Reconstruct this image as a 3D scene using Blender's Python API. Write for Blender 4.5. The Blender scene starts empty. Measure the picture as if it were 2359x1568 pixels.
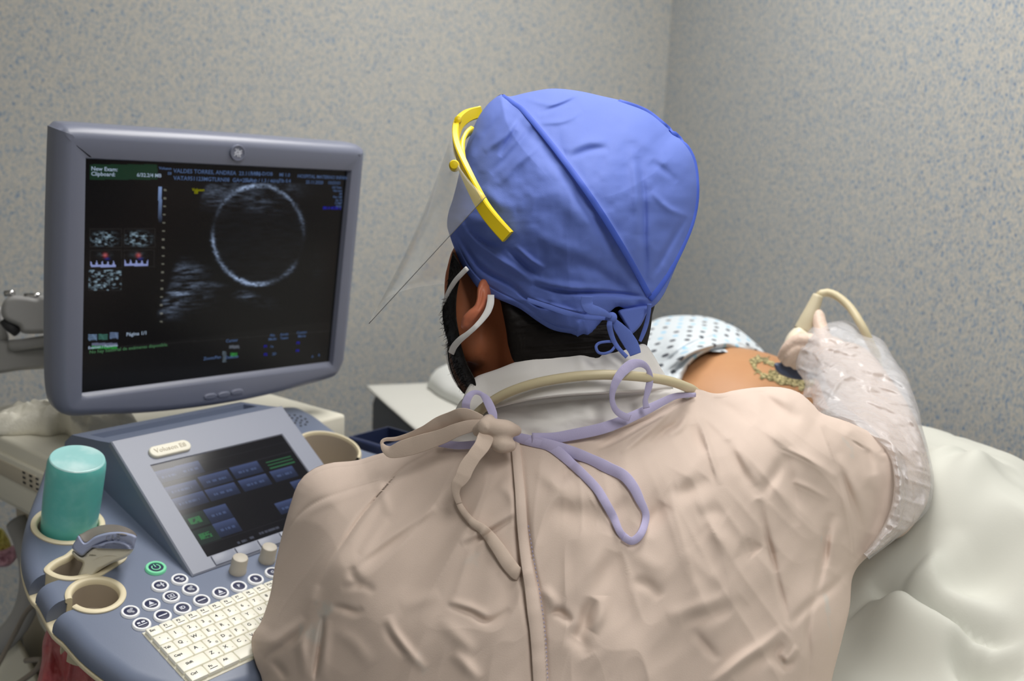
import bpy, bmesh, math, random
import numpy as np
from mathutils import Vector, Matrix

SC = bpy.context.scene
COL = SC.collection
random.seed(7)

# ------------------------------------------------------------------ camera, world, lights, exposure
W_PX, H_PX, F_PX = 2359.0, 1568.0, 2083.0
PITCH, ROLL, CAM_Z = math.radians(10.0), math.radians(2.5), 1.30
_F = np.array([0.0, math.cos(PITCH), -math.sin(PITCH)])
_R0 = np.array([1.0, 0.0, 0.0])
_D0 = np.array([0.0, -math.sin(PITCH), -math.cos(PITCH)])
_R = math.cos(ROLL) * _R0 - math.sin(ROLL) * _D0
_D = math.cos(ROLL) * _D0 + math.sin(ROLL) * _R0
CAM = np.array([0.0, 0.0, CAM_Z])

cam_data = bpy.data.cameras.new('camera')
cam = bpy.data.objects.new('camera', cam_data)
COL.objects.link(cam)
m = Matrix.Identity(4)
for i in range(3):
    m[i][0], m[i][1], m[i][2], m[i][3] = _R[i], -_D[i], -_F[i], CAM[i]
cam.matrix_world = m
cam_data.sensor_width = 36.0
cam_data.lens = F_PX / W_PX * 36.0
cam_data.clip_start = 0.02
cam_data.dof.use_dof = True
cam_data.dof.focus_distance = 0.82
cam_data.dof.aperture_fstop = 5.6
SC.camera = cam

SC.view_settings.view_transform = 'Standard'
SC.view_settings.look = 'None'
SC.view_settings.gamma = 1.0
SC.view_settings.use_curve_mapping = False
SC.view_settings.exposure = 0.0

world = bpy.data.worlds.new('world')
world.use_nodes = True
world.node_tree.nodes['Background'].inputs[0].default_value = (0.93, 0.96, 1.0, 1)
world.node_tree.nodes['Background'].inputs[1].default_value = 0.4
SC.world = world


def area_light(name, loc, size, power, color, rot=(0, 0, 0)):
    d = bpy.data.lights.new(name, 'AREA')
    d.shape = 'RECTANGLE'
    d.size, d.size_y = size
    d.energy = power
    d.color = color
    o = bpy.data.objects.new(name, d)
    COL.objects.link(o)
    o.location = loc
    o.rotation_euler = rot
    return o


# room frame: corner C0, AX runs along the right wall towards the camera, WX along the back wall to the left
C0 = np.array([0.430, 2.82, 0.0])
AX = np.array([0.406, -0.914, 0.0]); AX /= np.linalg.norm(AX)
WX = np.array([-AX[1], AX[0], 0.0]) * -1.0
ROOM_A, ROOM_W, ROOM_H = 4.6, 3.4, 2.62
ROOM_ROT = math.atan2(AX[1], AX[0])


def room(a, w, z=0.0):
    return C0 + AX * a + WX * w + np.array([0, 0, z])


for k_, (a_, w_, pw_) in enumerate(((1.25, 0.85, 25.0), (3.1, 1.3, 17.5))):
    p_ = room(a_, w_, ROOM_H - 0.085)
    area_light('ceiling_lamp_light', tuple(p_), (1.15, 0.56), pw_, (1.0, 0.985, 0.965), (0, 0, ROOM_ROT))


# ------------------------------------------------------------------ helpers
def cv(v):
    """camera-space direction (right, down, forward) -> world direction"""
    return v[0] * _R + v[1] * _D + v[2] * _F


def P(px, py, z):
    """point of the place seen at a pixel, z metres along the optical axis"""
    px = np.asarray(px, float); py = np.asarray(py, float); z = np.asarray(z, float)
    u = (px - W_PX / 2) / F_PX * z
    v = (py - H_PX / 2) / F_PX * z
    return CAM + u[..., None] * _R + v[..., None] * _D + z[..., None] * _F


def to_px(p):
    q = np.asarray(p) - CAM
    x, y, z = q @ _R, q @ _D, q @ _F
    return x / z * F_PX + W_PX / 2, y / z * F_PX + H_PX / 2, z


def nrm(v):
    v = np.asarray(v, float)
    return v / np.linalg.norm(v)


class Frame:
    """a plane in the place: origin, right, second axis and outward normal"""
    def __init__(s, o, ex, ey, en):
        s.o, s.ex, s.ey, s.en = np.asarray(o, float), nrm(ex), nrm(ey), nrm(en)

    def w(s, a, b, c=0.0):
        a = np.asarray(a, float); b = np.asarray(b, float); c = np.asarray(c, float)
        return s.o + a[..., None] * s.ex + b[..., None] * s.ey + c[..., None] * s.en

    def px(s, px, py, c=0.0):
        d = P(px, py, 1.0) - CAM
        t = ((s.o + c * s.en - CAM) @ s.en) / (d @ s.en)
        q = CAM + d * t - s.o
        return q @ s.ex, q @ s.ey


def srgb(r, g, b):
    def f(c):
        c /= 255.0
        return c / 12.92 if c <= 0.04045 else ((c + 0.055) / 1.055) ** 2.4
    return (f(r), f(g), f(b), 1.0)


def mat(name, rgb, rough=0.5, metal=0.0, spec=0.5, sub=0.0, coat=0.0, trans=0.0, bump=None, vary=None, emit=None):
    m = bpy.data.materials.new(name)
    m.use_nodes = True
    nt = m.node_tree
    b = nt.nodes['Principled BSDF']
    b.inputs['Base Color'].default_value = srgb(*rgb)
    b.inputs['Roughness'].default_value = rough
    b.inputs['Metallic'].default_value = metal
    b.inputs['Specular IOR Level'].default_value = spec
    b.inputs['Coat Weight'].default_value = coat
    b.inputs['Transmission Weight'].default_value = trans
    if sub:
        b.inputs['Subsurface Weight'].default_value = sub
        b.inputs['Subsurface Radius'].default_value = (0.012, 0.005, 0.003)
        b.inputs['Subsurface Scale'].default_value = 0.6
    tc = nt.nodes.new('ShaderNodeTexCoord')
    if vary:                                     # (scale, other rgb, low, high)
        n = nt.nodes.new('ShaderNodeTexNoise'); n.inputs['Scale'].default_value = vary[0]
        n.inputs['Detail'].default_value = 4
        r = nt.nodes.new('ShaderNodeMapRange'); r.inputs[1].default_value = vary[2]; r.inputs[2].default_value = vary[3]
        x = nt.nodes.new('ShaderNodeMix'); x.data_type = 'RGBA'
        x.inputs[6].default_value = srgb(*rgb); x.inputs[7].default_value = srgb(*vary[1])
        nt.links.new(tc.outputs['Object'], n.inputs['Vector'])
        nt.links.new(n.outputs[0], r.inputs[0]); nt.links.new(r.outputs[0], x.inputs[0])
        nt.links.new(x.outputs[2], b.inputs['Base Color'])
    if bump:                                     # (scale, strength, distance)
        n = nt.nodes.new('ShaderNodeTexNoise'); n.inputs['Scale'].default_value = bump[0]
        n.inputs['Detail'].default_value = 3
        bm_ = nt.nodes.new('ShaderNodeBump'); bm_.inputs['Strength'].default_value = bump[1]
        bm_.inputs['Distance'].default_value = bump[2]
        nt.links.new(tc.outputs['Object'], n.inputs['Vector'])
        nt.links.new(n.outputs[0], bm_.inputs['Height']); nt.links.new(bm_.outputs[0], b.inputs['Normal'])
    if emit:
        b.inputs['Emission Color'].default_value = srgb(*emit[0])
        b.inputs['Emission Strength'].default_value = emit[1]
    return m


def glow(name, rgb, strength):
    m = bpy.data.materials.new(name)
    m.use_nodes = True
    nt = m.node_tree
    nt.nodes.remove(nt.nodes['Principled BSDF'])
    e = nt.nodes.new('ShaderNodeEmission')
    e.inputs[0].default_value = srgb(*rgb); e.inputs[1].default_value = strength
    nt.links.new(e.outputs[0], nt.nodes['Material Output'].inputs[0])
    return m


def empty(name, loc, label, cat, group=None):
    o = bpy.data.objects.new(name, None)
    COL.objects.link(o)
    o.empty_display_size = 0.05
    o.location = tuple(float(c) for c in loc)
    o['label'] = label; o['category'] = cat
    if group: o['group'] = group
    bpy.context.view_layer.update()
    return o


def wloc(o):
    v = np.zeros(3)
    while o is not None:
        v = v + np.array(o.location); o = o.parent
    return v


def build(name, vf, mt, parent=None, smooth=True, fmat=None, label=None, cat=None, kind=None, group=None, angle=None):
    """link one mesh object from world-space (verts, faces); its origin goes to the foot of its bounds"""
    v, f = vf
    v = np.asarray(v, float)
    foot = np.array([v[:, 0].mean(), v[:, 1].mean(), v[:, 2].min()])
    me = bpy.data.meshes.new(name)
    me.from_pydata((v - foot).tolist(), [], [tuple(int(i) for i in q) for q in f])
    mats = mt if isinstance(mt, (list, tuple)) else [mt]
    for q in mats: me.materials.append(q)
    if fmat is not None:
        me.polygons.foreach_set('material_index', np.asarray(fmat, dtype=np.int32))
    bm = bmesh.new(); bm.from_mesh(me)
    bmesh.ops.recalc_face_normals(bm, faces=bm.faces)
    bm.to_mesh(me); bm.free()
    if smooth:
        me.polygons.foreach_set('use_smooth', [True] * len(me.polygons))
        if angle: me.set_sharp_from_angle(angle=math.radians(angle))
    me.update()
    o = bpy.data.objects.new(name, me)
    COL.objects.link(o)
    base = wloc(parent) if parent is not None else np.zeros(3)
    o.parent = parent
    o.location = tuple(foot - base)
    if label: o['label'] = label
    if cat: o['category'] = cat
    if kind: o['kind'] = kind
    if group: o['group'] = group
    return o


def join(*vfs):
    V, Fc, n = [], [], 0
    for v, f in vfs:
        v = np.asarray(v, float)
        V.append(v); Fc += [tuple(i + n for i in q) for q in f]; n += len(v)
    return np.vstack(V), Fc


def joinm(items):
    """items: (vf, material index) -> vf, face material list"""
    vf = join(*[i[0] for i in items])
    fm = []
    for i in items: fm += [i[1]] * len(i[0][1])
    return vf, fm


def box(fr, a0, a1, b0, b1, c0, c1):
    v = fr.w(np.array([a0, a1, a1, a0] * 2), np.array([b0, b0, b1, b1] * 2), np.array([c0] * 4 + [c1] * 4))
    f = [(0, 3, 2, 1), (4, 5, 6, 7), (0, 1, 5, 4), (1, 2, 6, 5), (2, 3, 7, 6), (3, 0, 4, 7)]
    return v, f


def rbox(fr, a0, a1, b0, b1, c0, c1, r=0.004, seg=3):
    """box with rounded edges"""
    bm = bmesh.new()
    v, f = box(Frame((0, 0, 0), (1, 0, 0), (0, 1, 0), (0, 0, 1)), a0, a1, b0, b1, c0, c1)
    vs = [bm.verts.new(q) for q in v]
    for q in f: bm.faces.new([vs[i] for i in q])
    bmesh.ops.bevel(bm, geom=bm.edges[:], offset=r, segments=seg, profile=0.5, affect='EDGES')
    bm.verts.index_update()
    vv = np.array([q.co[:] for q in bm.verts])
    ff = [tuple(x.index for x in q.verts) for q in bm.faces]
    bm.free()
    return fr.w(vv[:, 0], vv[:, 1], vv[:, 2]), ff


def spl(pts, n, closed=False):
    """Catmull-Rom through the points, n samples evenly by length"""
    p = np.asarray(pts, float)
    k = len(p)
    if closed:
        q = np.vstack([p[-1], p, p[0], p[1]]); segs = k
    else:
        q = np.vstack([2 * p[0] - p[1], p, 2 * p[-1] - p[-2]]); segs = k - 1
    t = np.linspace(0, 1, 24, endpoint=False)[:, None]
    out = []
    for i in range(segs):
        a, b, c, d = q[i], q[i + 1], q[i + 2], q[i + 3]
        out.append(0.5 * ((2 * b) + (-a + c) * t + (2 * a - 5 * b + 4 * c - d) * t * t + (-a + 3 * b - 3 * c + d) * t ** 3))
    out.append(q[segs + 1][None, :])
    o = np.vstack(out)
    L = np.concatenate([[0], np.cumsum(np.linalg.norm(np.diff(o, axis=0), axis=1))])
    s = np.linspace(0, L[-1], n + 1)[:-1] if closed else np.linspace(0, L[-1], n)
    return np.stack([np.interp(s, L, o[:, j]) for j in range(o.shape[1])], axis=1)


def sweep(path, prof, ref=None, caps=True):
    """sweep closed profiles (n x k x 2, or k x 2) along a path; ref = direction(s) the profile's second axis leans to"""
    path = np.asarray(path, float); n = len(path)
    prof = np.asarray(prof, float)
    if prof.ndim == 2: prof = np.repeat(prof[None], n, 0)
    k = prof.shape[1]
    T = np.gradient(path, axis=0); T /= np.linalg.norm(T, axis=1)[:, None] + 1e-12
    if ref is None:
        up = np.array([0, 0, 1.0]) if abs(T[0][2]) < 0.9 else np.array([1.0, 0, 0])
        R = np.zeros_like(path); r = up
        for i in range(n):
            r = r - T[i] * (r @ T[i]); r = r / (np.linalg.norm(r) + 1e-12); R[i] = r
    else:
        R = np.asarray(ref, float)
        if R.ndim == 1: R = np.repeat(R[None], n, 0)
        R = R - T * (R * T).sum(1)[:, None]
        R /= np.linalg.norm(R, axis=1)[:, None] + 1e-12
    S = np.cross(T, R)
    V = (path[:, None, :] + prof[:, :, 0:1] * S[:, None, :] + prof[:, :, 1:2] * R[:, None, :]).reshape(-1, 3)
    Fc = []
    for i in range(n - 1):
        for j in range(k):
            j2 = (j + 1) % k
            Fc.append((i * k + j, i * k + j2, (i + 1) * k + j2, (i + 1) * k + j))
    if caps:
        Fc.append(tuple(range(k))[::-1]); Fc.append(tuple((n - 1) * k + j for j in range(k)))
    return V, Fc


def tube(path, r, k=12):
    path = np.asarray(path, float)
    r = np.broadcast_to(np.asarray(r, float), (len(path),))
    a = np.linspace(0, 2 * math.pi, k, endpoint=False)
    prof = r[:, None, None] * np.stack([np.cos(a), np.sin(a)], 1)[None]
    return sweep(path, prof)


def ribbon(path, width, thick, ref):
    path = np.asarray(path, float); n = len(path)
    w = np.broadcast_to(np.asarray(width, float), (n,)) / 2
    t = thick / 2
    u = np.array([[-1, -.55], [-.92, -1], [0, -1.15], [.92, -1], [1, -.55], [1, .55], [.92, 1], [0, 1.15], [-.92, 1], [-1, .55]])
    prof = np.stack([w[:, None] * u[None, :, 0], np.full((n, 1), t) * u[None, :, 1]], 2)
    return sweep(path, prof, ref)


def lathe(fr, a, b, prof, k=40, a0=0.0, a1=2 * math.pi, sx=1.0, sy=1.0):
    """profile (radius, height) list turned about the frame normal at (a, b)"""
    full = abs(a1 - a0 - 2 * math.pi) < 1e-6
    ang = np.linspace(a0, a1, k, endpoint=not full)
    V, Fc = [], []
    n = len(prof)
    for r, h in prof:
        V.append(fr.w(a + r * np.cos(ang) * sx, b + r * np.sin(ang) * sy, np.full(k, h)))
    V = np.vstack(V)
    for i in range(n - 1):
        for j in range(k if full else k - 1):
            j2 = (j + 1) % k
            Fc.append((i * k + j, i * k + j2, (i + 1) * k + j2, (i + 1) * k + j))
    if full:
        if prof[0][0] > 1e-6: Fc.append(tuple(range(k)))
        if prof[-1][0] > 1e-6: Fc.append(tuple((n - 1) * k + j for j in range(k)))
    return V, Fc


def inset(out, d):
    """offset a closed 2-D outline inwards"""
    p = np.asarray(out, float)
    t = np.roll(p, -1, 0) - np.roll(p, 1, 0)
    t /= np.linalg.norm(t, axis=1)[:, None] + 1e-12
    area = 0.5 * np.sum(p[:, 0] * np.roll(p[:, 1], -1) - np.roll(p[:, 0], -1) * p[:, 1])
    nn = np.stack([-t[:, 1], t[:, 0]], 1) * (1 if area > 0 else -1)
    return p + nn * d


def plate(fr, out, c_top, thick, bev=0.004, seg=4, bevb=None):
    """a slab with outline `out` (a, b) in a frame, rounded along its upper (and lower) edge"""
    bevb = bev * 0.5 if bevb is None else bevb
    rings = []
    for i in range(seg + 1):
        t = math.pi / 2 * i / seg
        rings.append((bevb * (1 - math.sin(t)), c_top - thick + bevb * (1 - math.cos(t))))
    for i in range(seg + 1):
        t = math.pi / 2 * i / seg
        rings.append((bev * (1 - math.cos(t)), c_top - bev + bev * math.sin(t)))
    V = []
    for d, c in rings:
        q = inset(out, d)
        V.append(fr.w(q[:, 0], q[:, 1], np.full(len(q), c)))
    k = len(out); n = len(rings)
    Fc = []
    for i in range(n - 1):
        for j in range(k):
            j2 = (j + 1) % k
            Fc.append((i * k + j, i * k + j2, (i + 1) * k + j2, (i + 1) * k + j))
    Fc.append(tuple(range(k))[::-1]); Fc.append(tuple((n - 1) * k + j for j in range(k)))
    return np.vstack(V), Fc


def strip(le, ri, zf, edge, back, n=160, m=60, extra=None):
    """like relief(), for a long shape lying between two edge lines"""
    L = spl(le, n); Rr = spl(ri, n)
    t = (1 - np.cos(np.linspace(0, math.pi, m))) / 2
    X = L[:, None, 0] * (1 - t) + Rr[:, None, 0] * t; Y = L[:, None, 1] * (1 - t) + Rr[:, None, 1] * t
    D = np.minimum(dist_line(X, Y, L[::3])[0], dist_line(X, Y, Rr[::3])[0])
    tt = np.clip(D / edge[0], 0, 1)
    base = zf(X, Y)
    zfr = base + edge[1] * (1 - np.sqrt(np.maximum(0, 1 - (1 - tt) ** 2)))
    if extra is not None: zfr = zfr - extra(X, Y) * np.clip(D / 12.0, 0, 1)
    w = np.sqrt(np.maximum(0, 1 - (2 * t - 1) ** 2))[None]
    zbk = base + edge[1] + back * w
    V = np.vstack([P(X, Y, zfr).reshape(-1, 3), P(X, Y, zbk).reshape(-1, 3)[:]])
    N = n * m; Fc = []
    for i in range(n - 1):
        for j in range(m - 1):
            q = (i * m + j, i * m + j + 1, (i + 1) * m + j + 1, (i + 1) * m + j)
            Fc.append(q); Fc.append(tuple(N + k for k in q[::-1]))
        Fc.append((i * m, (i + 1) * m, N + (i + 1) * m, N + i * m)); Fc.append((i * m + m - 1, N + i * m + m - 1, N + (i + 1) * m + m - 1, (i + 1) * m + m - 1))
    for j in range(m - 1):
        Fc.append((j, N + j, N + j + 1, j + 1)); k = (n - 1) * m
        Fc.append((k + j, k + j + 1, N + k + j + 1, N + k + j))
    return V, Fc


def raw_obj(vf):
    me = bpy.data.meshes.new('work')
    me.from_pydata(np.asarray(vf[0]).tolist(), [], [tuple(int(i) for i in q) for q in vf[1]])
    bm = bmesh.new(); bm.from_mesh(me); bmesh.ops.recalc_face_normals(bm, faces=bm.faces); bm.to_mesh(me); bm.free()
    o = bpy.data.objects.new('work', me)
    COL.objects.link(o)
    return o


def grab(o):
    dg = bpy.context.evaluated_depsgraph_get()
    me = bpy.data.meshes.new_from_object(o.evaluated_get(dg))
    v = np.empty(len(me.vertices) * 3); me.vertices.foreach_get('co', v)
    f = [tuple(q.vertices) for q in me.polygons]
    bpy.data.meshes.remove(me)
    return v.reshape(-1, 3), f


def drop(o):
    me = o.data
    bpy.data.objects.remove(o); bpy.data.meshes.remove(me)


def cut(vf, cutters):
    o = raw_obj(vf)
    cs = []
    for c in cutters:
        k = raw_obj(c); cs.append(k)
        md = o.modifiers.new('cut', 'BOOLEAN'); md.operation = 'DIFFERENCE'; md.object = k; md.solver = 'EXACT'
    bpy.context.view_layer.update()
    r = grab(o)
    drop(o)
    for k in cs: drop(k)
    return r


def ball(c, r, axes=None, k=20, n=12):
    """ellipsoid; r = three radii, axes = three unit directions"""
    axes = np.eye(3) if axes is None else np.asarray(axes)
    r = np.broadcast_to(np.asarray(r, float), (3,))
    V = [c + axes[2] * r[2]]
    for i in range(1, n):
        t = math.pi * i / n
        for j in range(k):
            p = 2 * math.pi * j / k
            V.append(c + axes[0] * r[0] * math.sin(t) * math.cos(p) + axes[1] * r[1] * math.sin(t) * math.sin(p) + axes[2] * r[2] * math.cos(t))
    V.append(c - axes[2] * r[2])
    Fc = [(0, 1 + j, 1 + (j + 1) % k) for j in range(k)]
    for i in range(n - 2):
        for j in range(k):
            Fc.append((1 + i * k + j, 1 + (i + 1) * k + j, 1 + (i + 1) * k + (j + 1) % k, 1 + i * k + (j + 1) % k))
    b = 1 + (n - 2) * k; e = len(V) - 1
    Fc += [(b + j, e, b + (j + 1) % k) for j in range(k)]
    return np.array(V), Fc


def limb(pts, radii, k=18):
    """round-ended tapering limb through joints"""
    pts = [np.asarray(p, float) for p in pts]
    n = max(6, 6 * (len(pts) - 1))
    path = spl(np.array(pts), n)
    L = np.concatenate([[0], np.cumsum([np.linalg.norm(pts[i + 1] - pts[i]) for i in range(len(pts) - 1)])])
    rr = np.interp(np.linspace(0, L[-1], n), L, radii)
    t0 = nrm(path[1] - path[0]); t1 = nrm(path[-1] - path[-2])
    pre, prer, post, postr = [], [], [], []
    for q in (0.999, 0.86, 0.5):
        pre.append(path[0] - t0 * rr[0] * q); prer.append(rr[0] * math.sqrt(1 - q * q))
    for q in (0.5, 0.86, 0.999):
        post.append(path[-1] + t1 * rr[-1] * q); postr.append(rr[-1] * math.sqrt(1 - q * q))
    return tube(np.vstack([pre, path, post]), np.concatenate([prer, rr, postr]), k)


def fuse(pieces, voxel, smooth=6, factor=0.5):
    """melt overlapping closed pieces into one continuous skin"""
    o = raw_obj(join(*pieces))
    md = o.modifiers.new('r', 'REMESH'); md.mode = 'VOXEL'; md.voxel_size = voxel
    if smooth:
        ms = o.modifiers.new('s', 'SMOOTH'); ms.iterations = smooth; ms.factor = factor
    bpy.context.view_layer.update()
    r = grab(o); drop(o)
    return r


def text_vf(s, size, fr, a, b, c=0.0, align='CENTER', depth=0.0, flip=1.0, bold=0.0, rot=0.0):
    """flat lettering laid on a frame: +a is reading direction, flip=-1 when the frame's b axis runs down the page"""
    cu = bpy.data.curves.new('work', 'FONT')
    cu.body = s; cu.size = size; cu.align_x = align; cu.align_y = 'CENTER'; cu.resolution_u = 2
    cu.extrude = depth; cu.offset = bold
    o = bpy.data.objects.new('work', cu); COL.objects.link(o)
    bpy.context.view_layer.update()
    v, f = grab(o)
    bpy.data.objects.remove(o); bpy.data.curves.remove(cu)
    if not len(v): return np.zeros((0, 3)), []
    cr, sr = math.cos(rot), math.sin(rot)
    x, y = v[:, 0] * cr - v[:, 1] * sr, v[:, 0] * sr + v[:, 1] * cr
    return fr.w(a + x, b + flip * y, c + v[:, 2]), f


def rect_vf(fr, a0, a1, b0, b1, c):
    return fr.w(np.array([a0, a1, a1, a0]), np.array([b0, b0, b1, b1]), np.full(4, c)), [(0, 1, 2, 3)]


def vnoise(x, y, seed=0):
    """smooth value noise on numpy arrays, about -1..1"""
    x = np.asarray(x, float); y = np.asarray(y, float)
    xi = np.floor(x).astype(np.int64); yi = np.floor(y).astype(np.int64)
    fx = x - xi; fy = y - yi
    fx = fx * fx * fx * (fx * (fx * 6 - 15) + 10); fy = fy * fy * fy * (fy * (fy * 6 - 15) + 10)

    def h(a, b):
        n = (a * 374761393 + b * 668265263 + seed * 974634777) & 0xffffffff
        n = ((n ^ (n >> 13)) * 1274126177) & 0xffffffff
        n = n ^ (n >> 16)
        return (n & 0xffff) / 32767.5 - 1.0
    a = h(xi, yi); b = h(xi + 1, yi); c = h(xi, yi + 1); d = h(xi + 1, yi + 1)
    return (a * (1 - fx) + b * fx) * (1 - fy) + (c * (1 - fx) + d * fx) * fy


def fbm(x, y, seed=0, oct=4):
    s = 0.0; a = 1.0
    for i in range(oct):
        s = s + a * vnoise(x * 2 ** i + 17.3 * i, y * 2 ** i - 9.1 * i, seed + i); a *= 0.5
    return s


class TPS:
    """smooth surface through scattered (x, y, value) points"""
    def __init__(s, pts, lam=1e-4):
        p = np.asarray(pts, float); s.c = p[:, :2] / 1000.0; n = len(p)
        K = s.k(np.linalg.norm(s.c[:, None] - s.c[None], axis=2)) + lam * np.eye(n)
        Q = np.hstack([np.ones((n, 1)), s.c])
        A = np.block([[K, Q], [Q.T, np.zeros((3, 3))]])
        s.w = np.linalg.solve(A, np.concatenate([p[:, 2], np.zeros(3)]))

    @staticmethod
    def k(r):
        return np.where(r > 1e-9, r * r * np.log(np.maximum(r, 1e-9)), 0.0)

    def __call__(s, x, y):
        x = np.asarray(x, float); sh = x.shape
        q = np.stack([x.ravel(), np.asarray(y, float).ravel()], 1) / 1000.0
        out = np.empty(len(q))
        for i in range(0, len(q), 20000):
            b = q[i:i + 20000]
            out[i:i + 20000] = s.k(np.linalg.norm(b[:, None] - s.c[None], axis=2)) @ s.w[:-3] + s.w[-3] + b @ s.w[-2:]
        return out.reshape(sh)


def dist_line(x, y, line, closed=False):
    """distance of points to a polyline and the fraction along it"""
    L = np.asarray(line, float)
    if closed: L = np.vstack([L, L[:1]])
    best = np.full(x.shape, 1e9); frac = np.zeros(x.shape)
    n = len(L) - 1
    for i in range(n):
        a, b = L[i], L[i + 1]
        d = b - a; l2 = d @ d + 1e-9
        t = np.clip(((x - a[0]) * d[0] + (y - a[1]) * d[1]) / l2, 0, 1)
        r = np.hypot(x - a[0] - t * d[0], y - a[1] - t * d[1])
        m_ = r < best
        best = np.where(m_, r, best); frac = np.where(m_, (i + t) / n, frac)
    return best, frac


def crease_sum(x, y, creases):
    """height towards the viewer of folds: (points, width, height[, taper]) in drawing units"""
    h = np.zeros(x.shape)
    for c in creases:
        line = spl(c[0], max(8, 5 * len(c[0]))) if len(c[0]) > 2 else np.asarray(c[0], float)
        bx0, by0 = line.min(0) - 4 * c[1]; bx1, by1 = line.max(0) + 4 * c[1]
        sel = (x > bx0) & (x < bx1) & (y > by0) & (y < by1)
        if not sel.any(): continue
        d, fr = dist_line(x[sel], y[sel], line)
        tp = np.sin(np.pi * np.clip(fr, 0, 1)) ** 0.8 if (len(c) < 4 or c[3]) else 1.0
        h[sel] += c[2] * np.exp(-(d / c[1]) ** 2) * tp
    return h


def relief(outline, centre, zf, edge=(60, 0.05), back=0.1, extra=None, n=360, m=70, pw=0.8, nspl=None, tilt=None, mb=8):
    """a closed solid whose outline is known: its near side follows depth zf, rounds off over `edge`
    (outline band, metres) and its far side bulges `back` metres deeper. extra(x, y) = height towards the viewer."""
    out = spl(outline, n, closed=True)
    c = np.asarray(centre, float)
    rho = 1 - (1 - np.linspace(0, 1, m + 1)[1:]) ** (1 / pw)
    rho = np.sin(np.linspace(0, 1, m + 1)[1:] * math.pi / 2) ** 0.9
    X = c[0] + rho[:, None] * (out[:, 0] - c[0])[None]
    Y = c[1] + rho[:, None] * (out[:, 1] - c[1])[None]
    X = np.concatenate([[c[0]], X.ravel()]); Y = np.concatenate([[c[1]], Y.ravel()])
    base = zf(X, Y) if callable(zf) else np.full(X.shape, float(zf))
    D, _ = dist_line(X, Y, out[::max(1, n // 160)], True)
    t = np.clip(D / edge[0], 0, 1)
    ea = edge[1](X, Y) if callable(edge[1]) else edge[1]
    rollz = ea * (1 - np.sqrt(np.maximum(0, 1 - (1 - t) ** 2)))
    z = base + rollz
    if extra is not None:
        z = z - extra(X, Y) * np.clip(D / 12.0, 0, 1)
    V = [P(X, Y, z)]
    Fc = [(0, 1 + j, 1 + (j + 1) % n) for j in range(n)]
    for i in range(m - 1):
        o = 1 + i * n
        Fc += [(o + j, o + n + j, o + n + (j + 1) % n, o + (j + 1) % n) for j in range(n)]
    rim = 1 + (m - 1) * n
    if back:
        rb = np.sqrt(np.linspace(1, 0, mb + 1))[1:-1]
        Xb = (c[0] + rb[:, None] * (out[:, 0] - c[0])[None]).ravel(); Yb = (c[1] + rb[:, None] * (out[:, 1] - c[1])[None]).ravel()
        bb = (zf(Xb, Yb) if callable(zf) else np.full(Xb.shape, float(zf))) + (edge[1](Xb, Yb) if callable(edge[1]) else edge[1])
        zb = bb + back * np.sqrt(np.maximum(0, 1 - np.repeat(rb, n) ** 2))
        V.append(P(Xb, Yb, zb))
        zc = (zf(c[:1], c[1:2])[0] if callable(zf) else float(zf)) + (edge[1](c[:1], c[1:2])[0] if callable(edge[1]) else edge[1]) + back
        V.append(P(c[:1], c[1:2], np.array([zc])))
        s0 = len(X)
        prev = rim
        for i in range(len(rb)):
            cur = s0 + i * n
            Fc += [(prev + j, cur + j, cur + (j + 1) % n, prev + (j + 1) % n) for j in range(n)]
            prev = cur
        e = s0 + len(Xb)
        Fc += [(prev + j, e, prev + (j + 1) % n) for j in range(n)]
    return np.vstack(V), Fc


def paint(o, cols):
    """what a display shows: one colour per vertex of its grid"""
    at = o.data.attributes.new('picture', 'FLOAT_COLOR', 'POINT')
    c = np.ones((len(cols), 4)); c[:, :3] = cols
    at.data.foreach_set('color', c.ravel())


def screen_mat(name, base, rough, strength, coat=0.0):
    m = mat(name, base, rough, spec=0.22, coat=coat)
    nt = m.node_tree
    a = nt.nodes.new('ShaderNodeAttribute'); a.attribute_name = 'picture'
    b = nt.nodes['Principled BSDF']
    nt.links.new(a.outputs['Color'], b.inputs['Emission Color'])
    b.inputs['Emission Strength'].default_value = strength
    return m

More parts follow.
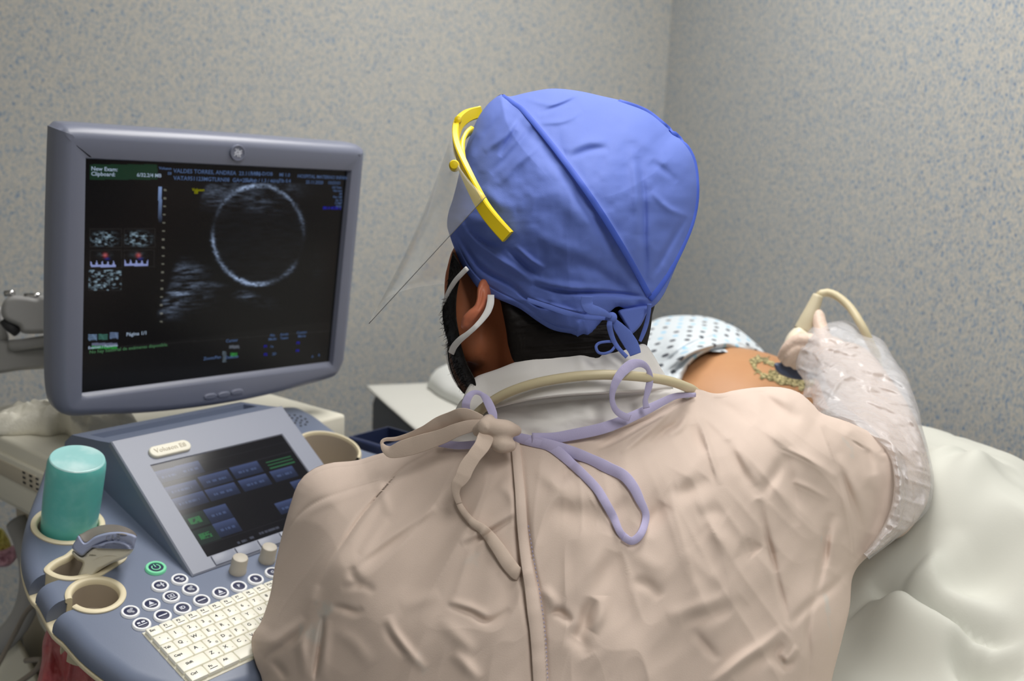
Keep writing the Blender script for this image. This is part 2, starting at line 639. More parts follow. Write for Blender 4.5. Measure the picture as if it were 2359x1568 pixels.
# ------------------------------------------------------------------ the room
def wall_paper(name, k=1.0, t=0.0, zs=0.42, rot=0.25):
    m = bpy.data.materials.new(name); m.use_nodes = True
    nt = m.node_tree; b = nt.nodes['Principled BSDF']
    b.inputs['Roughness'].default_value = 0.7
    b.inputs['Specular IOR Level'].default_value = 0.25
    tc = nt.nodes.new('ShaderNodeTexCoord')
    mp = nt.nodes.new('ShaderNodeMapping'); mp.inputs['Scale'].default_value = (1, 1, zs)
    mp.inputs['Rotation'].default_value = (0.0, rot, 0.0)
    nt.links.new(tc.outputs['Object'], mp.inputs['Vector'])

    def noise(scale, det, lo, hi, off):
        n = nt.nodes.new('ShaderNodeTexNoise'); n.inputs['Scale'].default_value = scale; n.inputs['Detail'].default_value = det
        a = nt.nodes.new('ShaderNodeVectorMath'); a.inputs[1].default_value = (off, off * 0.7, off * 1.3)
        nt.links.new(mp.outputs[0], a.inputs[0]); nt.links.new(a.outputs[0], n.inputs['Vector'])
        r = nt.nodes.new('ShaderNodeMapRange'); r.inputs[1].default_value = lo; r.inputs[2].default_value = hi
        nt.links.new(n.outputs[0], r.inputs[0])
        return r.outputs[0]

    def mix(fac, a, col):
        x = nt.nodes.new('ShaderNodeMix'); x.data_type = 'RGBA'
        nt.links.new(fac, x.inputs[0])
        if isinstance(a, tuple): x.inputs[6].default_value = a
        else: nt.links.new(a, x.inputs[6])
        x.inputs[7].default_value = col
        return x.outputs[2]
    c = mix(noise(100 * k, 3, 0.40, 0.62, 0.0), srgb(184, 182, 175), srgb(170, 173, 174))
    c = mix(noise(260 * k, 2, 0.54, 0.60, 3.1), c, srgb(198, 193, 182))
    c = mix(noise(165 * k, 2, 0.55 + t, 0.64 + t, 7.7), c, srgb(144, 159, 175))
    c = mix(noise(190 * k, 2, 0.61 + t, 0.67 + t, 13.3), c, srgb(98, 130, 164))
    c = mix(noise(240 * k, 2, 0.645 + t, 0.69 + t, 21.9), c, srgb(90, 106, 130))
    nt.links.new(c, b.inputs['Base Color'])
    return m


M_WALL = wall_paper('speckled_wall_paper', 1.0, .018, .7, -.4)
M_WALLR = wall_paper('speckled_wall_paper_fine', 1.4, -.005, .45, .15)
M_PLAIN = mat('plain_wall_paint', (205, 202, 194), 0.8)
M_CEIL = mat('ceiling_paint', (225, 223, 216), 0.9)
M_FLOOR = mat('vinyl_floor', (120, 128, 136), 0.5, vary=(60, (92, 104, 122), 0.45, 0.6))
RF = Frame(C0, AX, WX, (0, 0, 1))


def setting(name, vf, mt):
    o = build(name, vf, mt, smooth=False, kind='structure')
    return o


T_ = 0.12
setting('wall_back', box(RF, -T_, 0, -T_, ROOM_W + T_, 0, ROOM_H), M_WALL)
setting('wall_right', box(RF, 0, ROOM_A, -T_, 0, 0, ROOM_H), M_WALLR)
setting('wall_left', box(RF, 0, ROOM_A, ROOM_W, ROOM_W + T_, 0, ROOM_H), M_PLAIN)
setting('wall_front', box(RF, ROOM_A, ROOM_A + T_, -T_, ROOM_W + T_, 0, ROOM_H), M_PLAIN)
setting('floor', box(RF, -T_, ROOM_A + T_, -T_, ROOM_W + T_, -0.1, 0), M_FLOOR)
setting('ceiling', box(RF, -T_, ROOM_A + T_, -T_, ROOM_W + T_, ROOM_H, ROOM_H + 0.1), M_CEIL)
M_LAMP_FRAME = mat('lamp_frame_white', (235, 235, 232), 0.4)
M_DIFF = glow('lamp_diffuser_glow', (255, 246, 232), 3.0)
for k_, (a_, w_) in enumerate(((1.25, 0.85), (3.1, 1.3))):
    lt = empty('ceiling_lamp', room(a_, w_, ROOM_H), ('flat white ceiling lamp over the head end of the bed', 'flat white ceiling lamp over the foot end of the bed')[k_],
               'ceiling lamp', 'ceiling lamps')
    lf = Frame(room(a_, w_, ROOM_H), AX, WX, (0, 0, 1))
    fo = cut(box(lf, -0.62, 0.62, -0.32, 0.32, -0.07, 0), [box(lf, -0.585, 0.585, -0.285, 0.285, -0.2, -0.03)])
    build('lamp_frame', fo, M_LAMP_FRAME, lt, smooth=False)
    build('diffuser', box(lf, -0.583, 0.583, -0.283, 0.283, -0.06, -0.035), M_DIFF, lt, smooth=False)

# ------------------------------------------------------------------ the ultrasound machine
G_ = np.array((.791, .1396, -.595)); DN_ = np.array((-.043, .984, .1736)); E1_ = np.array((.610, -.1115, .7846))


def tilted(o, deg):
    t = math.radians(deg)
    ey = cv(math.cos(t) * G_ + math.sin(t) * DN_); ex = cv(E1_)
    return Frame(o, ex, ey, -np.cross(ex, ey))


DF = tilted(P(400, 1450, .92), 17)                     # the control deck
TF = tilted(DF.w(*DF.px(442, 1329)), 36)               # the touch panel
r1_ = cv((.710, -.092, .6985)); r2_ = cv((-.145, .951, .272))
MF = Frame(P(199, 367, 1.08), r1_, r2_, -np.cross(r1_, r2_))   # the monitor
HF = Frame((0, 0, 0.92), (cv(E1_) * [1, 1, 0]), (cv(G_) * [1, 1, 0]), (0, 0, 1))   # top of the body


def z2(x, y): return x / 2.1833, 850 + y / 2.1833       # read-off from an enlarged view
def z1(x, y): return x / 2.6133, 250 + y / 2.6133
def z7(x, y): return x / 3.37, 1150 + y / 3.37


M_BLUE = mat('blue_grey_plastic', (110, 120, 142), 0.38, bump=(900, 0.12, 0.0004), spec=0.45)
M_BLUE2 = mat('grey_lilac_plastic', (132, 137, 152), 0.42, spec=0.4)
M_NAVY = mat('navy_plastic', (42, 52, 84), 0.42)
M_CREAM = mat('cream_plastic', (222, 211, 180), 0.45)
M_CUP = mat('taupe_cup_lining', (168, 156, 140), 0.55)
M_BODY = mat('ivory_housing', (222, 219, 204), 0.5)
M_BODY2 = mat('beige_housing', (186, 178, 160), 0.55)
M_GREY = mat('grey_metal_paint', (150, 150, 150), 0.4)
M_DGREY = mat('dark_gap', (38, 38, 42), 0.6)
M_BEZEL = mat('monitor_grey_blue', (116, 121, 139), 0.36, spec=0.5)
M_KNOB = mat('stone_knob', (186, 180, 168), 0.5)
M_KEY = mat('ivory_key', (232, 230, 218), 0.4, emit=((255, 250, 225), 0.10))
M_INK = mat('black_print', (40, 40, 44), 0.6)
M_BTN = mat('button_navy', (28, 34, 72), 0.35)
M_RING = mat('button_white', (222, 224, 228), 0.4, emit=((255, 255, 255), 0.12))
M_GREEN = mat('lit_green', (120, 200, 160), 0.4, emit=((110, 240, 170), 0.15))
M_PRINT = mat('white_print', (210, 214, 226), 0.5)
M_CHROME = mat('chrome', (200, 200, 200), 0.2, metal=1.0)

mach = empty('ultrasound_machine', (HF.w(.75, -1.2)[0], HF.w(.75, -1.2)[1], 0.0),
             'blue-grey ultrasound machine with lit monitor, touch panel and keyboard, beside the seated person', 'ultrasound machine')

# body behind and below the deck
bodyv = rbox(HF, .537, .965, -1.46, -1.06, -.098, 0, .006)
body = build('main_housing', bodyv, M_BODY, mach, angle=40)
build('lower_housing', rbox(HF, .60, .93, -1.42, -1.10, -.66, -.10, .02), M_BODY2, mach, angle=40)
build('side_bin', rbox(HF, .548, .61, -1.26, -1.06, -.22, -.128, .008), M_BODY2, mach, angle=40)
build('base_foot', rbox(HF, .56, .98, -1.40, -.98, -.86, -.78, .03), M_BODY, mach, angle=40)
build('lift_column', rbox(HF, .68, .86, -1.10, -.92, -.80, -.06, .03), M_BODY2, mach, angle=40)
wheels = []
for (a_, b_) in ((.60, -1.34), (.94, -1.34), (.60, -1.02), (.94, -1.02)):
    wf = Frame(HF.w(a_, b_, -.89), HF.ey, (0, 0, 1), HF.ex)
    build('caster_wheel', lathe(wf, 0, 0, [(.012, -.016), (.03, -.015), (.03, .015), (.012, .016)], 24), M_DGREY, mach, angle=40)
SF = Frame(HF.w(.5365, 0, 0), HF.ey, (0, 0, -1), -HF.ex)      # left side of the body
dr, fm_ = joinm([(rbox(SF, -1.42, -1.10, .022, .088, -.002, .004, .002), 0),
                 (rbox(SF, -1.40, -1.18, .030, .052, .003, .0055, .001), 1)] +
                [(rect_vf(SF, x0, x0 + .008, y0, y0 + .003, .0062), 2) for x0 in (-1.215, -1.196, -1.178) for y0 in (.030, .037, .044)] +
                [(rect_vf(SF, -1.19, -1.175, .066, .069, .0045), 2), (rect_vf(SF, -1.125, -1.115, .030, .04, .0045), 2)])
build('disc_drive', dr, [M_BODY, M_BODY2, M_DGREY], mach, fmat=fm_, angle=40)

# the control deck with its wells
left_px = [(124, 1040), (110, 1053), (92, 1104), (70, 1161), (57, 1207), (51, 1250), (56, 1292), (72, 1336), (92, 1360), (124, 1418), (150, 1441), (194, 1489), (256, 1537), (311, 1568)]
dout = [DF.px(*q) for q in left_px] + [(-.03, .085), (.02, .10), (.10, .115), (.185, .118), (.27, .115), (.36, .095), (.43, .05), (.462, -.02), (.472, -.10), (.462, -.165), (.438, -.205), (.436, -.27), (.434, -.32), (.41, -.352), (.30, -.354), (.16, -.355)]
dout = [tuple(float(c) for c in q) for q in dout]
deck_out = spl(dout, 220, closed=True)


def circ(p, q, r):
    p, q, r = (np.array(DF.px(*k)) for k in (p, q, r))
    A = 2 * np.array([q - p, r - p]); b = np.array([q @ q - p @ p, r @ r - p @ p])
    c = np.linalg.solve(A, b)
    return c, np.linalg.norm(c - p)


gc, gr = circ((78, 1194), (160, 1255), (238, 1198))
ec, er = circ((151, 1377), (289, 1368), (220, 1413))
rc, rr_ = np.array(DF.px(752, 1052)), .048
print('wells', gc, gr, ec, er, rc)
hold_px = [(103, 1316), (112, 1302), (130, 1290), (150, 1281), (166, 1268), (190, 1250), (225, 1240), (262, 1246), (286, 1262), (292, 1278), (286, 1292), (268, 1304), (246, 1318), (226, 1329), (200, 1332), (162, 1337), (126, 1331)]
hold = spl([tuple(float(c) for c in DF.px(*q)) for q in hold_px], 90, closed=True)


def prism(fr, out, c0, c1):
    k = len(out)
    v = np.vstack([fr.w(out[:, 0], out[:, 1], np.full(k, c0)), fr.w(out[:, 0], out[:, 1], np.full(k, c1))])
    return v, [tuple(range(k))[::-1], tuple(range(k, 2 * k))] + [(i, (i + 1) % k, k + (i + 1) % k, k + i) for i in range(k)]


def circle2(c, r, k=64):
    t = np.linspace(0, 2 * math.pi, k, endpoint=False)
    return np.stack([c[0] + r * np.cos(t), c[1] + r * np.sin(t)], 1)


def slot_box(c, tip_px, w, c0, c1):
    tp = np.array(DF.px(*tip_px)); d = nrm(tp - c); s = np.array([-d[1], d[0]])
    q = np.array([c + s * w, tp + d * .03 + s * w, tp + d * .03 - s * w, c - s * w])
    return prism(DF, q, c0, c1)


hc_ = hold.mean(0) + np.array([-.02, 0.008])
deck_vf = plate(DF, deck_out, 0, .022, bev=.014, seg=6, bevb=.003)
wells_ = [prism(DF, circle2(gc, gr - .0015), -.3, .05), prism(DF, circle2(ec, er - .0015), -.3, .05),
          prism(DF, circle2(rc, rr_ - .0015), -.3, .05), prism(DF, inset(hold, .0015), -.3, .05)]
deck_vf = cut(deck_vf, wells_ + [slot_box(ec, (113, 1408), .0085, -.034, .05), slot_box(hc_, (78, 1342), .0075, -.034, .05)])
deck = build('control_deck', deck_vf, M_BLUE, mach, angle=35)
trim = cut(plate(DF, inset(deck_out, .0002), -.0222, .006, bev=.002, seg=3), wells_)
build('deck_trim', trim, M_CREAM, mach, angle=35)
build('deck_underside', plate(DF, spl([(.065, -.30), (.19, -.31), (.32, -.30), (.335, -.1), (.30, .05), (.19, .065), (.10, .06), (.065, -.1)], 80, closed=True), -.0305, .06, bev=.004, bevb=.02), M_BODY2, mach, angle=35)


def liner(c, r, depth, a0=0.0, a1=2 * math.pi, k=64, bottom=True):
    full = abs(a1 - a0 - 2 * math.pi) < 1e-6
    prof = [(r - .0014, -.07), (r - .0014, -.004), (r + .0008, -.002), (r + .0008, .0016), (r - .0005, .0026), (r - .0042, .0026), (r - .0055, .0014), (r - .0062, -.004), (r - .0085, -depth), (.0004, -depth)]
    V, Fc = lathe(DF, c[0], c[1], prof, k, a0, a1)
    if not full:                                   # close the two cut ends
        q = len(prof) - 1
        Fc += [tuple(i * k for i in range(q)), tuple(i * k + k - 1 for i in range(q))[::-1]]
    return V, Fc


def two_tone(vf, k, nseg):
    return [0 if i // k < 6 else 1 for i in range(len(vf[1]))]


def well(name, c, r, depth, gap_px=None, gap=.0):
    if gap_px is None:
        vf = liner(c, r, depth)
    else:
        tp = np.array(DF.px(*gap_px)) - c; g0 = math.atan2(tp[1], tp[0])
        vf = liner(c, r, depth, g0 + gap, g0 + 2 * math.pi - gap, 64)
        low = lathe(DF, c[0], c[1], [(r - .0012, -.033), (r - .0072, -.033), (r - .0086, -depth - .0005), (.0004, -depth - .0005)], 64)
    n = 63 if gap_px else 64
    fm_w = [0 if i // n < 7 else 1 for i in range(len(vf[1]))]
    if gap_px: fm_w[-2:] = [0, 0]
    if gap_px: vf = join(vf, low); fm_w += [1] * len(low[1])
    build(name, vf, [M_CREAM, M_CUP], mach, fmat=fm_w, angle=50)


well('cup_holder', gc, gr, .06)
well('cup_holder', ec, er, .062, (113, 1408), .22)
# upright half-round holder at the right end
a0_ = math.radians(-190)
crf = lathe(DF, rc[0], rc[1], [(rr_ + .001, -.045), (rr_ + .001, .012), (rr_ - .001, .016), (rr_ - .004, .016), (rr_ - .0055, .012), (rr_ - .009, -.05), (.0005, -.05)], 60, math.radians(-175), math.radians(60))
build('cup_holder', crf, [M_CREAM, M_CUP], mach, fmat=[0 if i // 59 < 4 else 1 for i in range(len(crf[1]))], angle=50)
# probe well: rim following its outline
V_, F_ = [], []
for d_, c_ in ((.0012, -.046), (-.0008, -.002), (-.0008, .0016), (.0008, .0026), (.0042, .0026), (.0055, .0012), (.0062, -.004), (.009, -.055)):
    q_ = inset(hold, d_); V_.append(DF.w(q_[:, 0], q_[:, 1], np.full(len(q_), c_)))
k_ = len(hold)
for i in range(7):
    F_ += [(i * k_ + j, i * k_ + (j + 1) % k_, (i + 1) * k_ + (j + 1) % k_, (i + 1) * k_ + j) for j in range(k_)]
F_.append(tuple(range(7 * k_, 8 * k_)))
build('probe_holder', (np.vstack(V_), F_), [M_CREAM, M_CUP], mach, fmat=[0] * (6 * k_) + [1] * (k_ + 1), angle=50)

# speaker holes
sp_ = []
sc_ = np.array(DF.px(*z2(1490, 258)))
for ring, n_ in ((0, 1), (.0085, 6), (.0165, 11)):
    for j in range(n_):
        t = 2 * math.pi * j / n_ + ring * 40
        sp_.append(lathe(DF, sc_[0] + ring * math.cos(t), sc_[1] + ring * math.sin(t), [(.0001, .0006), (.0019, .0006), (.0019, -.002)], 10))
build('speaker_grille', join(*sp_), M_DGREY, deck, smooth=False)

# raised touch-panel housing
aL, aR = .06, .31
sec = np.array([(-.058, -.004), (-.062, .0), (-.2485, .0645), (-.256, .0645), (-.275, .056), (-.338, .030), (-.352, .012), (-.353, -.02), (-.06, -.02)])
k_ = len(sec)
V_ = np.vstack([DF.w(np.full(k_, a_), sec[:, 0], sec[:, 1]) for a_ in (aL, aR)])
wedge = cut((V_, [tuple(range(k_)), tuple(range(k_, 2 * k_))[::-1]] + [(i, k_ + i, k_ + (i + 1) % k_, (i + 1) % k_) for i in range(k_)]),
            [box(Frame(DF.w(aL, -.275, .05), DF.ex, nrm(-DF.ey * .063 - DF.en * .026), nrm(DF.en * .063 - DF.ey * .026)), .012, .24, .012, .045, -.010, .03)])
house = build('touch_panel_housing', wedge, M_BLUE, mach, smooth=False)
bm_ = bmesh.new()
fr_out = np.array([(0, 0), (.252, 0), (.252, -.200), (0, -.200)])


def rect_loop(a0, a1, b0, b1, n):
    s = np.linspace(0, 4, n, endpoint=False)
    c = np.array([(a0, b0), (a1, b0), (a1, b1), (a0, b1), (a0, b0)])
    i = np.floor(s).astype(int); f = (s - i)[:, None]
    return c[i] * (1 - f) + c[i + 1] * f


def frame_plate(fr, loops, n):
    V = [fr.w(l[:, 0], l[:, 1], np.full(n, c)) for l, c in loops]
    Fc = []
    for i in range(len(loops) - 1):
        Fc += [(i * n + j, i * n + (j + 1) % n, (i + 1) * n + (j + 1) % n, (i + 1) * n + j) for j in range(n)]
    return np.vstack(V), Fc


n_ = 80
bez = frame_plate(TF, [(rect_loop(0, .252, 0, -.203, n_), -.006), (rect_loop(0, .252, 0, -.203, n_), .001), (rect_loop(.0015, .2505, -.0015, -.2015, n_), .0025),
                       (rect_loop(.0275, .2225, -.016, -.1565, n_), .0025), (rect_loop(.0285, .2215, -.017, -.1555, n_), .0008)], n_)
build('touch_panel_bezel', bez, M_BLUE2, house, smooth=False)
# the touch screen picture
M_TOUCH = screen_mat('touch_screen_glass', (20, 20, 24), 0.12, 1.0)
nu, nv = 240, 172
uu, vv = np.meshgrid(np.linspace(.0283, .2217, nu), np.linspace(-.1557, -.0168, nv))
tv = TF.w(uu.ravel(), vv.ravel(), np.full(uu.size, .001))
tf_ = [(j * nu + i, j * nu + i + 1, (j + 1) * nu + i + 1, (j + 1) * nu + i) for j in range(nv - 1) for i in range(nu - 1)]
colr = np.zeros((uu.size, 3)) + np.array([.0022, .0024, .0032])
U, Vv = uu.ravel(), vv.ravel()
tb = [(845, 535, .030, .018, 0), (955, 505, .032, .018, 0), (915, 605, .044, .016, 0), (1085, 555, .042, .018, 0), (1240, 508, .042, .018, 0), (1410, 470, .04, .018, 1),
      (952, 665, .044, .018, 0), (1120, 618, .042, .018, 0), (1282, 572, .042, .018, 0), (1428, 528, .036, .018, 0), (1530, 580, .036, .018, 0), (980, 762, .031, .021, 2),
      (1097, 727, .031, .021, 0), (1032, 838, .031, .021, 2), (1142, 798, .031, .021, 0), (1450, 690, .034, .018, 0), (1590, 640, .034, .018, 0)]
for (x, y, w, h, kind) in tb:
    a_, b_ = TF.px(*z2(x, y))
    ins = (np.abs(U - a_) < w / 2) & (np.abs(Vv - b_) < h / 2)
    gy = np.clip((b_ + h / 2 - Vv) / h, 0, 1)
    if kind == 2:
        colr[ins] = np.array([.010, .020, .016]); colr[ins & (np.abs(Vv - b_) < .0042) & (np.abs(U - a_) < .0075) & (vnoise(U * 700, Vv * 500) > -.35)] = (.02, .13, .04)
    elif kind == 1:
        for o_ in (-.005, 0, .005): colr[ins & (np.abs(Vv - b_ - o_) < .001)] = (.02, .10, .04)
    else:
        colr[ins] = np.array([.010, .016, .038]) + (gy[ins, None] ** 2) * np.array([.035, .05, .115])
        tx = ins & (np.abs(Vv - b_ - .001) < .0016) & (np.abs(U - a_) < w * .32) & (vnoise(U * 900, Vv * 0) > -.3)
        colr[tx] += np.array([.03, .045, .09])
for b_ in (-.143, -.126, -.032):
    colr[np.abs(Vv - b_) < .0005] += np.array([.008, .008, .01])
for (x, y, w) in ((1355, 812, .03), (1215, 868, .014), (1265, 850, .006)):
    a_, b_ = TF.px(*z2(x, y))
    colr[(np.abs(U - a_) < w / 2) & (np.abs(Vv - b_) < .0016) & (vnoise(U * 900, Vv * 0) > -.35)] += np.array([.05, .055, .075])
ts = build('touch_screen', (tv, tf_), M_TOUCH, house, smooth=False)
paint(ts, colr)
for j in range(6):
    build('soft_key', rbox(TF, .031 + j * .0318, .060 + j * .0318, -.0155, -.002, .002, .0042, .001, 2), M_BLUE2, house, angle=40)
# name plate
pa, pb = TF.px(*z2(850, 412))
pl_out = []
for s_, c_ in ((1, .019), (-1, -.019)):
    t = np.linspace(-math.pi / 2, math.pi / 2, 14)
    pl_out += [(pa + c_ + s_ * .0085 * math.cos(q), pb + s_ * .0085 * math.sin(q)) for q in t]
pl_out = np.array(pl_out)
np_vf, fm_ = joinm([(plate(TF, pl_out, .0065, .006, bev=.002), 0), (text_vf('Voluson E8', .0092, TF, pa, pb, .0068, flip=-1, depth=.0002), 1)])
build('name_plate', np_vf, [M_BODY, M_BODY2], house, fmat=fm_, angle=40)

# rotary knobs
for q in ((1195, 1016), (1342, 960), (1478, 905)):
    a_, b_ = DF.px(*z2(*q))
    build('knob', lathe(DF, a_, b_, [(.0098, .0), (.0098, .003), (.0092, .004), (.0090, .017), (.0083, .0192), (.007, .0198), (.0001, .0198)], 32), M_KNOB, deck, angle=40)

# round buttons
icons = ['bars', 'key', 'swirl', 'q', 'frame', 'tri', 'blot', 'two', 'bar', 'ID', 'bar', 'AT', 'P', 'B', 'G']
bpos = [(903, 1062), (805, 1095), (957, 1112), (860, 1150), (760, 1188), (655, 1225), (712, 1287), (817, 1245), (917, 1208), (1013, 1168), (1108, 1130), (1200, 1098), (1285, 1062), (1370, 1028), (1455, 992)]
kinds = ['bars', 'swirl', 'blot', 'frame', 'tri', 'blot', 'two', 'bar', 'ID', 'bar', 'tri', 'P', 'B', 'G', 'bar']


def disc(fr, a, b, r, c, k=28):
    return lathe(fr, a, b, [(.0001, c), (r, c)], k)


for q, kd in zip(bpos, kinds):
    a_, b_ = (float(c) for c in DF.px(*z2(*q)))
    it = [(lathe(DF, a_, b_, [(.0092, 0), (.0092, .0016), (.0086, .0026), (.0068, .0026), (.0066, .0018), (.0001, .0022)], 32), 0)]
    fm = [0] * (32 * 3 + 1) + [1] * 0
    vf = it[0][0]
    fms = [0 if i // 32 < 4 else 1 for i in range(len(vf[1]))]
    parts = [vf]
    c_ = .0026

    def rr(x0, x1, y0, y1): return rect_vf(DF, a_ + x0, a_ + x1, b_ + y0, b_ + y1, c_)
    if kd == 'bars': ic = [rr(-.004, .001, -.003, -.0012), rr(-.001, .004, .0002, .0016), rr(.0, .0035, .0024, .0036)]
    elif kd == 'bar': ic = [rr(-.0048, .0048, -.0007, .0009)]
    elif kd == 'two': ic = [rr(-.0042, -.001, -.0028, -.0004), rr(.0004, .004, -.0028, -.0004), rr(-.0048, .0048, .0012, .0024)]
    elif kd == 'tri': ic = [(DF.w(np.array([a_ - .003, a_ + .003, a_]), np.array([b_ + .001, b_ + .001, b_ - .0045]), np.full(3, c_)), [(0, 1, 2)]), rr(-.004, .004, .0024, .0036)]
    elif kd == 'frame': ic = [rr(-.0036, .0036, -.0032, -.0024), rr(-.0036, .0036, .0008, .0016), rr(-.0036, -.0028, -.0032, .0016), rr(.0028, .0036, -.0032, .0016), rr(-.001, .001, -.0014, .0002), rr(-.004, .004, .003, .0042)]
    elif kd == 'blot': ic = [disc(DF, a_ - .0008, b_ - .0002, .0028, c_, 12), disc(DF, a_ + .0022, b_ - .0024, .0016, c_, 10), disc(DF, a_ + .0015, b_ + .0022, .0017, c_, 10)]
    elif kd == 'swirl': ic = [lathe(DF, a_ - .002, b_ - .0006, [(.0012, c_), (.0022, c_)], 14), rr(-.0002, .0044, -.0008, .0004), rr(.0014, .003, -.0034, .0036)]
    else: ic = [text_vf(kd, .0062, DF, a_, b_, c_, flip=-1, bold=.0002)]
    for x in ic:
        parts.append(x); fms += [2] * len(x[1])
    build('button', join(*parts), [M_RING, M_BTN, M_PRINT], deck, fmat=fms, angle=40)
a_, b_ = (float(c) for c in DF.px(*z2(783, 1005)))
vf = lathe(DF, a_, b_, [(.0112, 0), (.0112, .0018), (.0104, .003), (.0080, .003), (.0078, .002), (.0001, .0024)], 36)
fms = [0 if i // 36 < 4 else 1 for i in range(len(vf[1]))]
x1_ = lathe(DF, a_, b_, [(.0038, .0028), (.0050, .0028)], 24, -math.pi / 2 + .55, math.pi * 1.5 - .55)
x2_ = rect_vf(DF, a_ - .0006, a_ + .0006, b_ - .0055, b_ - .0005, .0028)
build('power_button', join(vf, x1_, x2_), [M_GREEN, M_BTN, M_GREEN], deck, fmat=fms + [2] * (len(x1_[1]) + 1), angle=40, label='round power button glowing green')

# keyboard
kbd = build('keyboard_tray', plate(DF, rect_loop(-.0285, .235, -.0115, .0775, 60), .001, .004, bev=.001), M_BODY, mach, angle=40)
rows = [
    (-.0033, .0122, [(-.0268, .0138, 'Esc'), (-.0124, .0138, 'F1'), (.0018, .0138, 'F2'), (.016, .0138, 'F3'), (.0302, .0138, 'F4'), (.0444, .0138, 'F5'), (.0586, .0138, 'F6'), (.0728, .0138, 'F7'), (.087, .0138, 'F8'), (.1012, .0138, 'F9'), (.1154, .0138, 'F10'), (.1296, .0138, 'F11'), (.1438, .0138, 'F12')]),
    (.0108, .0136, [(-.0268 + i * .0159, .0154, c) for i, c in enumerate("`1234567890-=")]),
    (.0249, .0136, [(-.0268, .0126, 'Tab')] + [(-.0138 + i * .0159, .0154, c) for i, c in enumerate("QWERTYUIOP[]")]),
    (.0391, .0136, [(-.0268, .0206, 'Caps')] + [(-.0058 + i * .0159, .0154, c) for i, c in enumerate("ASDFGHJKL;'")]),
    (.0535, .0136, [(-.0268, .0296, 'Shift')] + [(.0032 + i * .0159, .0154, c) for i, c in enumerate("ZXCVBNM,./")]),
    (.0680, .0136, [(-.0268, .0186, 'Ctrl'), (-.0078, .0154, 'Fn'), (.0080, .0186, 'Alt'), (.0272, .078, ''), (.1058, .0186, 'Alt'), (.125, .0186, 'Ctrl'), (.1442, .0186, '<')]),
]
for bc, h, keys in rows:
    for a0, w, s in keys:
        kv = rbox(DF, a0, a0 + w, bc - h / 2, bc + h / 2, .001, .0062, .0016, 2)
        pr = [kv]; fms = [0] * len(kv[1])
        if s:
            sz = .0058 if len(s) == 1 else .0042
            t = text_vf(s, sz, DF, a0 + w * .36, bc - .0008, .0064, flip=-1, bold=.00012)
            pr.append(t); fms += [1] * len(t[1])
            if len(s) == 1:
                t = text_vf(random.choice('^~A$#@'), .0032, DF, a0 + w * .74, bc + .0028, .0064, flip=-1)
                pr.append(t); fms += [1] * len(t[1])
            elif s[0] == 'F':
                t = rect_vf(DF, a0 + w * .2, a0 + w * .75, bc + .0022, bc + .003, .0064)
                pr.append(t); fms += [1]
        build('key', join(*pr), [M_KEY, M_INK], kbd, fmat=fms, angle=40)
# palm rest at the near edge
rest = plate(DF, spl([(.055, .088), (.075, .081), (.12, .081), (.20, .081), (.29, .081), (.33, .084), (.33, .092), (.20, .106), (.10, .103)], 80, closed=True), .006, .008, bev=.005)
build('palm_rest', rest, M_NAVY, mach, angle=40)

# small open tray hooked on at the right end
tp_ = P(872, 1036, 1.42)
tfm = Frame(tp_, DF.ex, HF.ey, (0, 0, 1))
tray = cut(rbox(tfm, -.03, .06, -.04, .04, -.045, .02, .004), [box(tfm, -.024, .054, -.034, .034, -.03, .05)])
build('side_tray', tray, M_NAVY, mach, angle=40)
build('tray_bracket', tube(spl([DF.w(.44, -.19, -.02), DF.w(.455, -.2, -.05), tp_ + np.array([0, 0, -.05])], 10), .012), M_BLUE, mach)

# legs and cable arm seen at the lower left
armp = spl([P(38, 1200, 1.38), P(62, 1262, 1.36), P(72, 1330, 1.34), P(62, 1395, 1.33), P(34, 1446, 1.32), P(-10, 1490, 1.32)], 30)
build('cable_arm', sweep(armp, np.array([(.017 * math.cos(t), .011 * math.sin(t)) for t in np.linspace(0, 2 * math.pi, 14, endpoint=False)]), -_F), M_GREY, mach)
build('cable_cover', relief([(-60, 1480), (0, 1450), (30, 1452), (60, 1500), (92, 1568), (130, 1660), (-60, 1660)], (10, 1560), 1.34, (14, .02), .10, n=120, m=14), M_BODY, mach)
build('cable_box', relief([(78, 1372), (100, 1366), (135, 1395), (140, 1450), (120, 1470), (90, 1430)], (108, 1415), 1.22, (8, .01), .05, n=80, m=10), M_BODY, mach)
build('foot_rest', relief([(20, 1455), (60, 1412), (110, 1450), (150, 1500), (150, 1560), (100, 1565), (60, 1500)], (90, 1500), 1.45, (5, .01), .06, n=80, m=10), M_GREY, mach)

# monitor
mon_px = []
out_ab = [(-.034, -.02), (-.0315, -.034), (-.02, -.0395), (.05, -.0402), (.19, -.041), (.33, -.0405), (.385, -.040), (.398, -.034), (.4025, -.018), (.404, .14), (.4045, .28), (.402, .305), (.392, .3235), (.37, .331), (.27, .3425), (.19, .346), (.10, .3435), (.02, .335), (-.012, .331), (-.028, .321), (-.0345, .30), (-.0365, .26), (-.037, .13)]
n_ = 240
oo = spl(out_ab, n_, closed=True)


def match_rect(a0, a1, b0, b1):
    c = np.array([(a0 + a1) / 2, (b0 + b1) / 2]); d = oo - c
    w, h = (a1 - a0) / 2, (b1 - b0) / 2
    s = 1 / np.maximum(np.abs(d[:, 0]) / w, np.abs(d[:, 1]) / h)
    q = c + d * s[:, None]
    for cx, cy in ((a0, b0), (a1, b0), (a1, b1), (a0, b1)):
        i = np.argmin(np.hypot(q[:, 0] - cx, q[:, 1] - cy)); q[i] = (cx, cy)
    return q


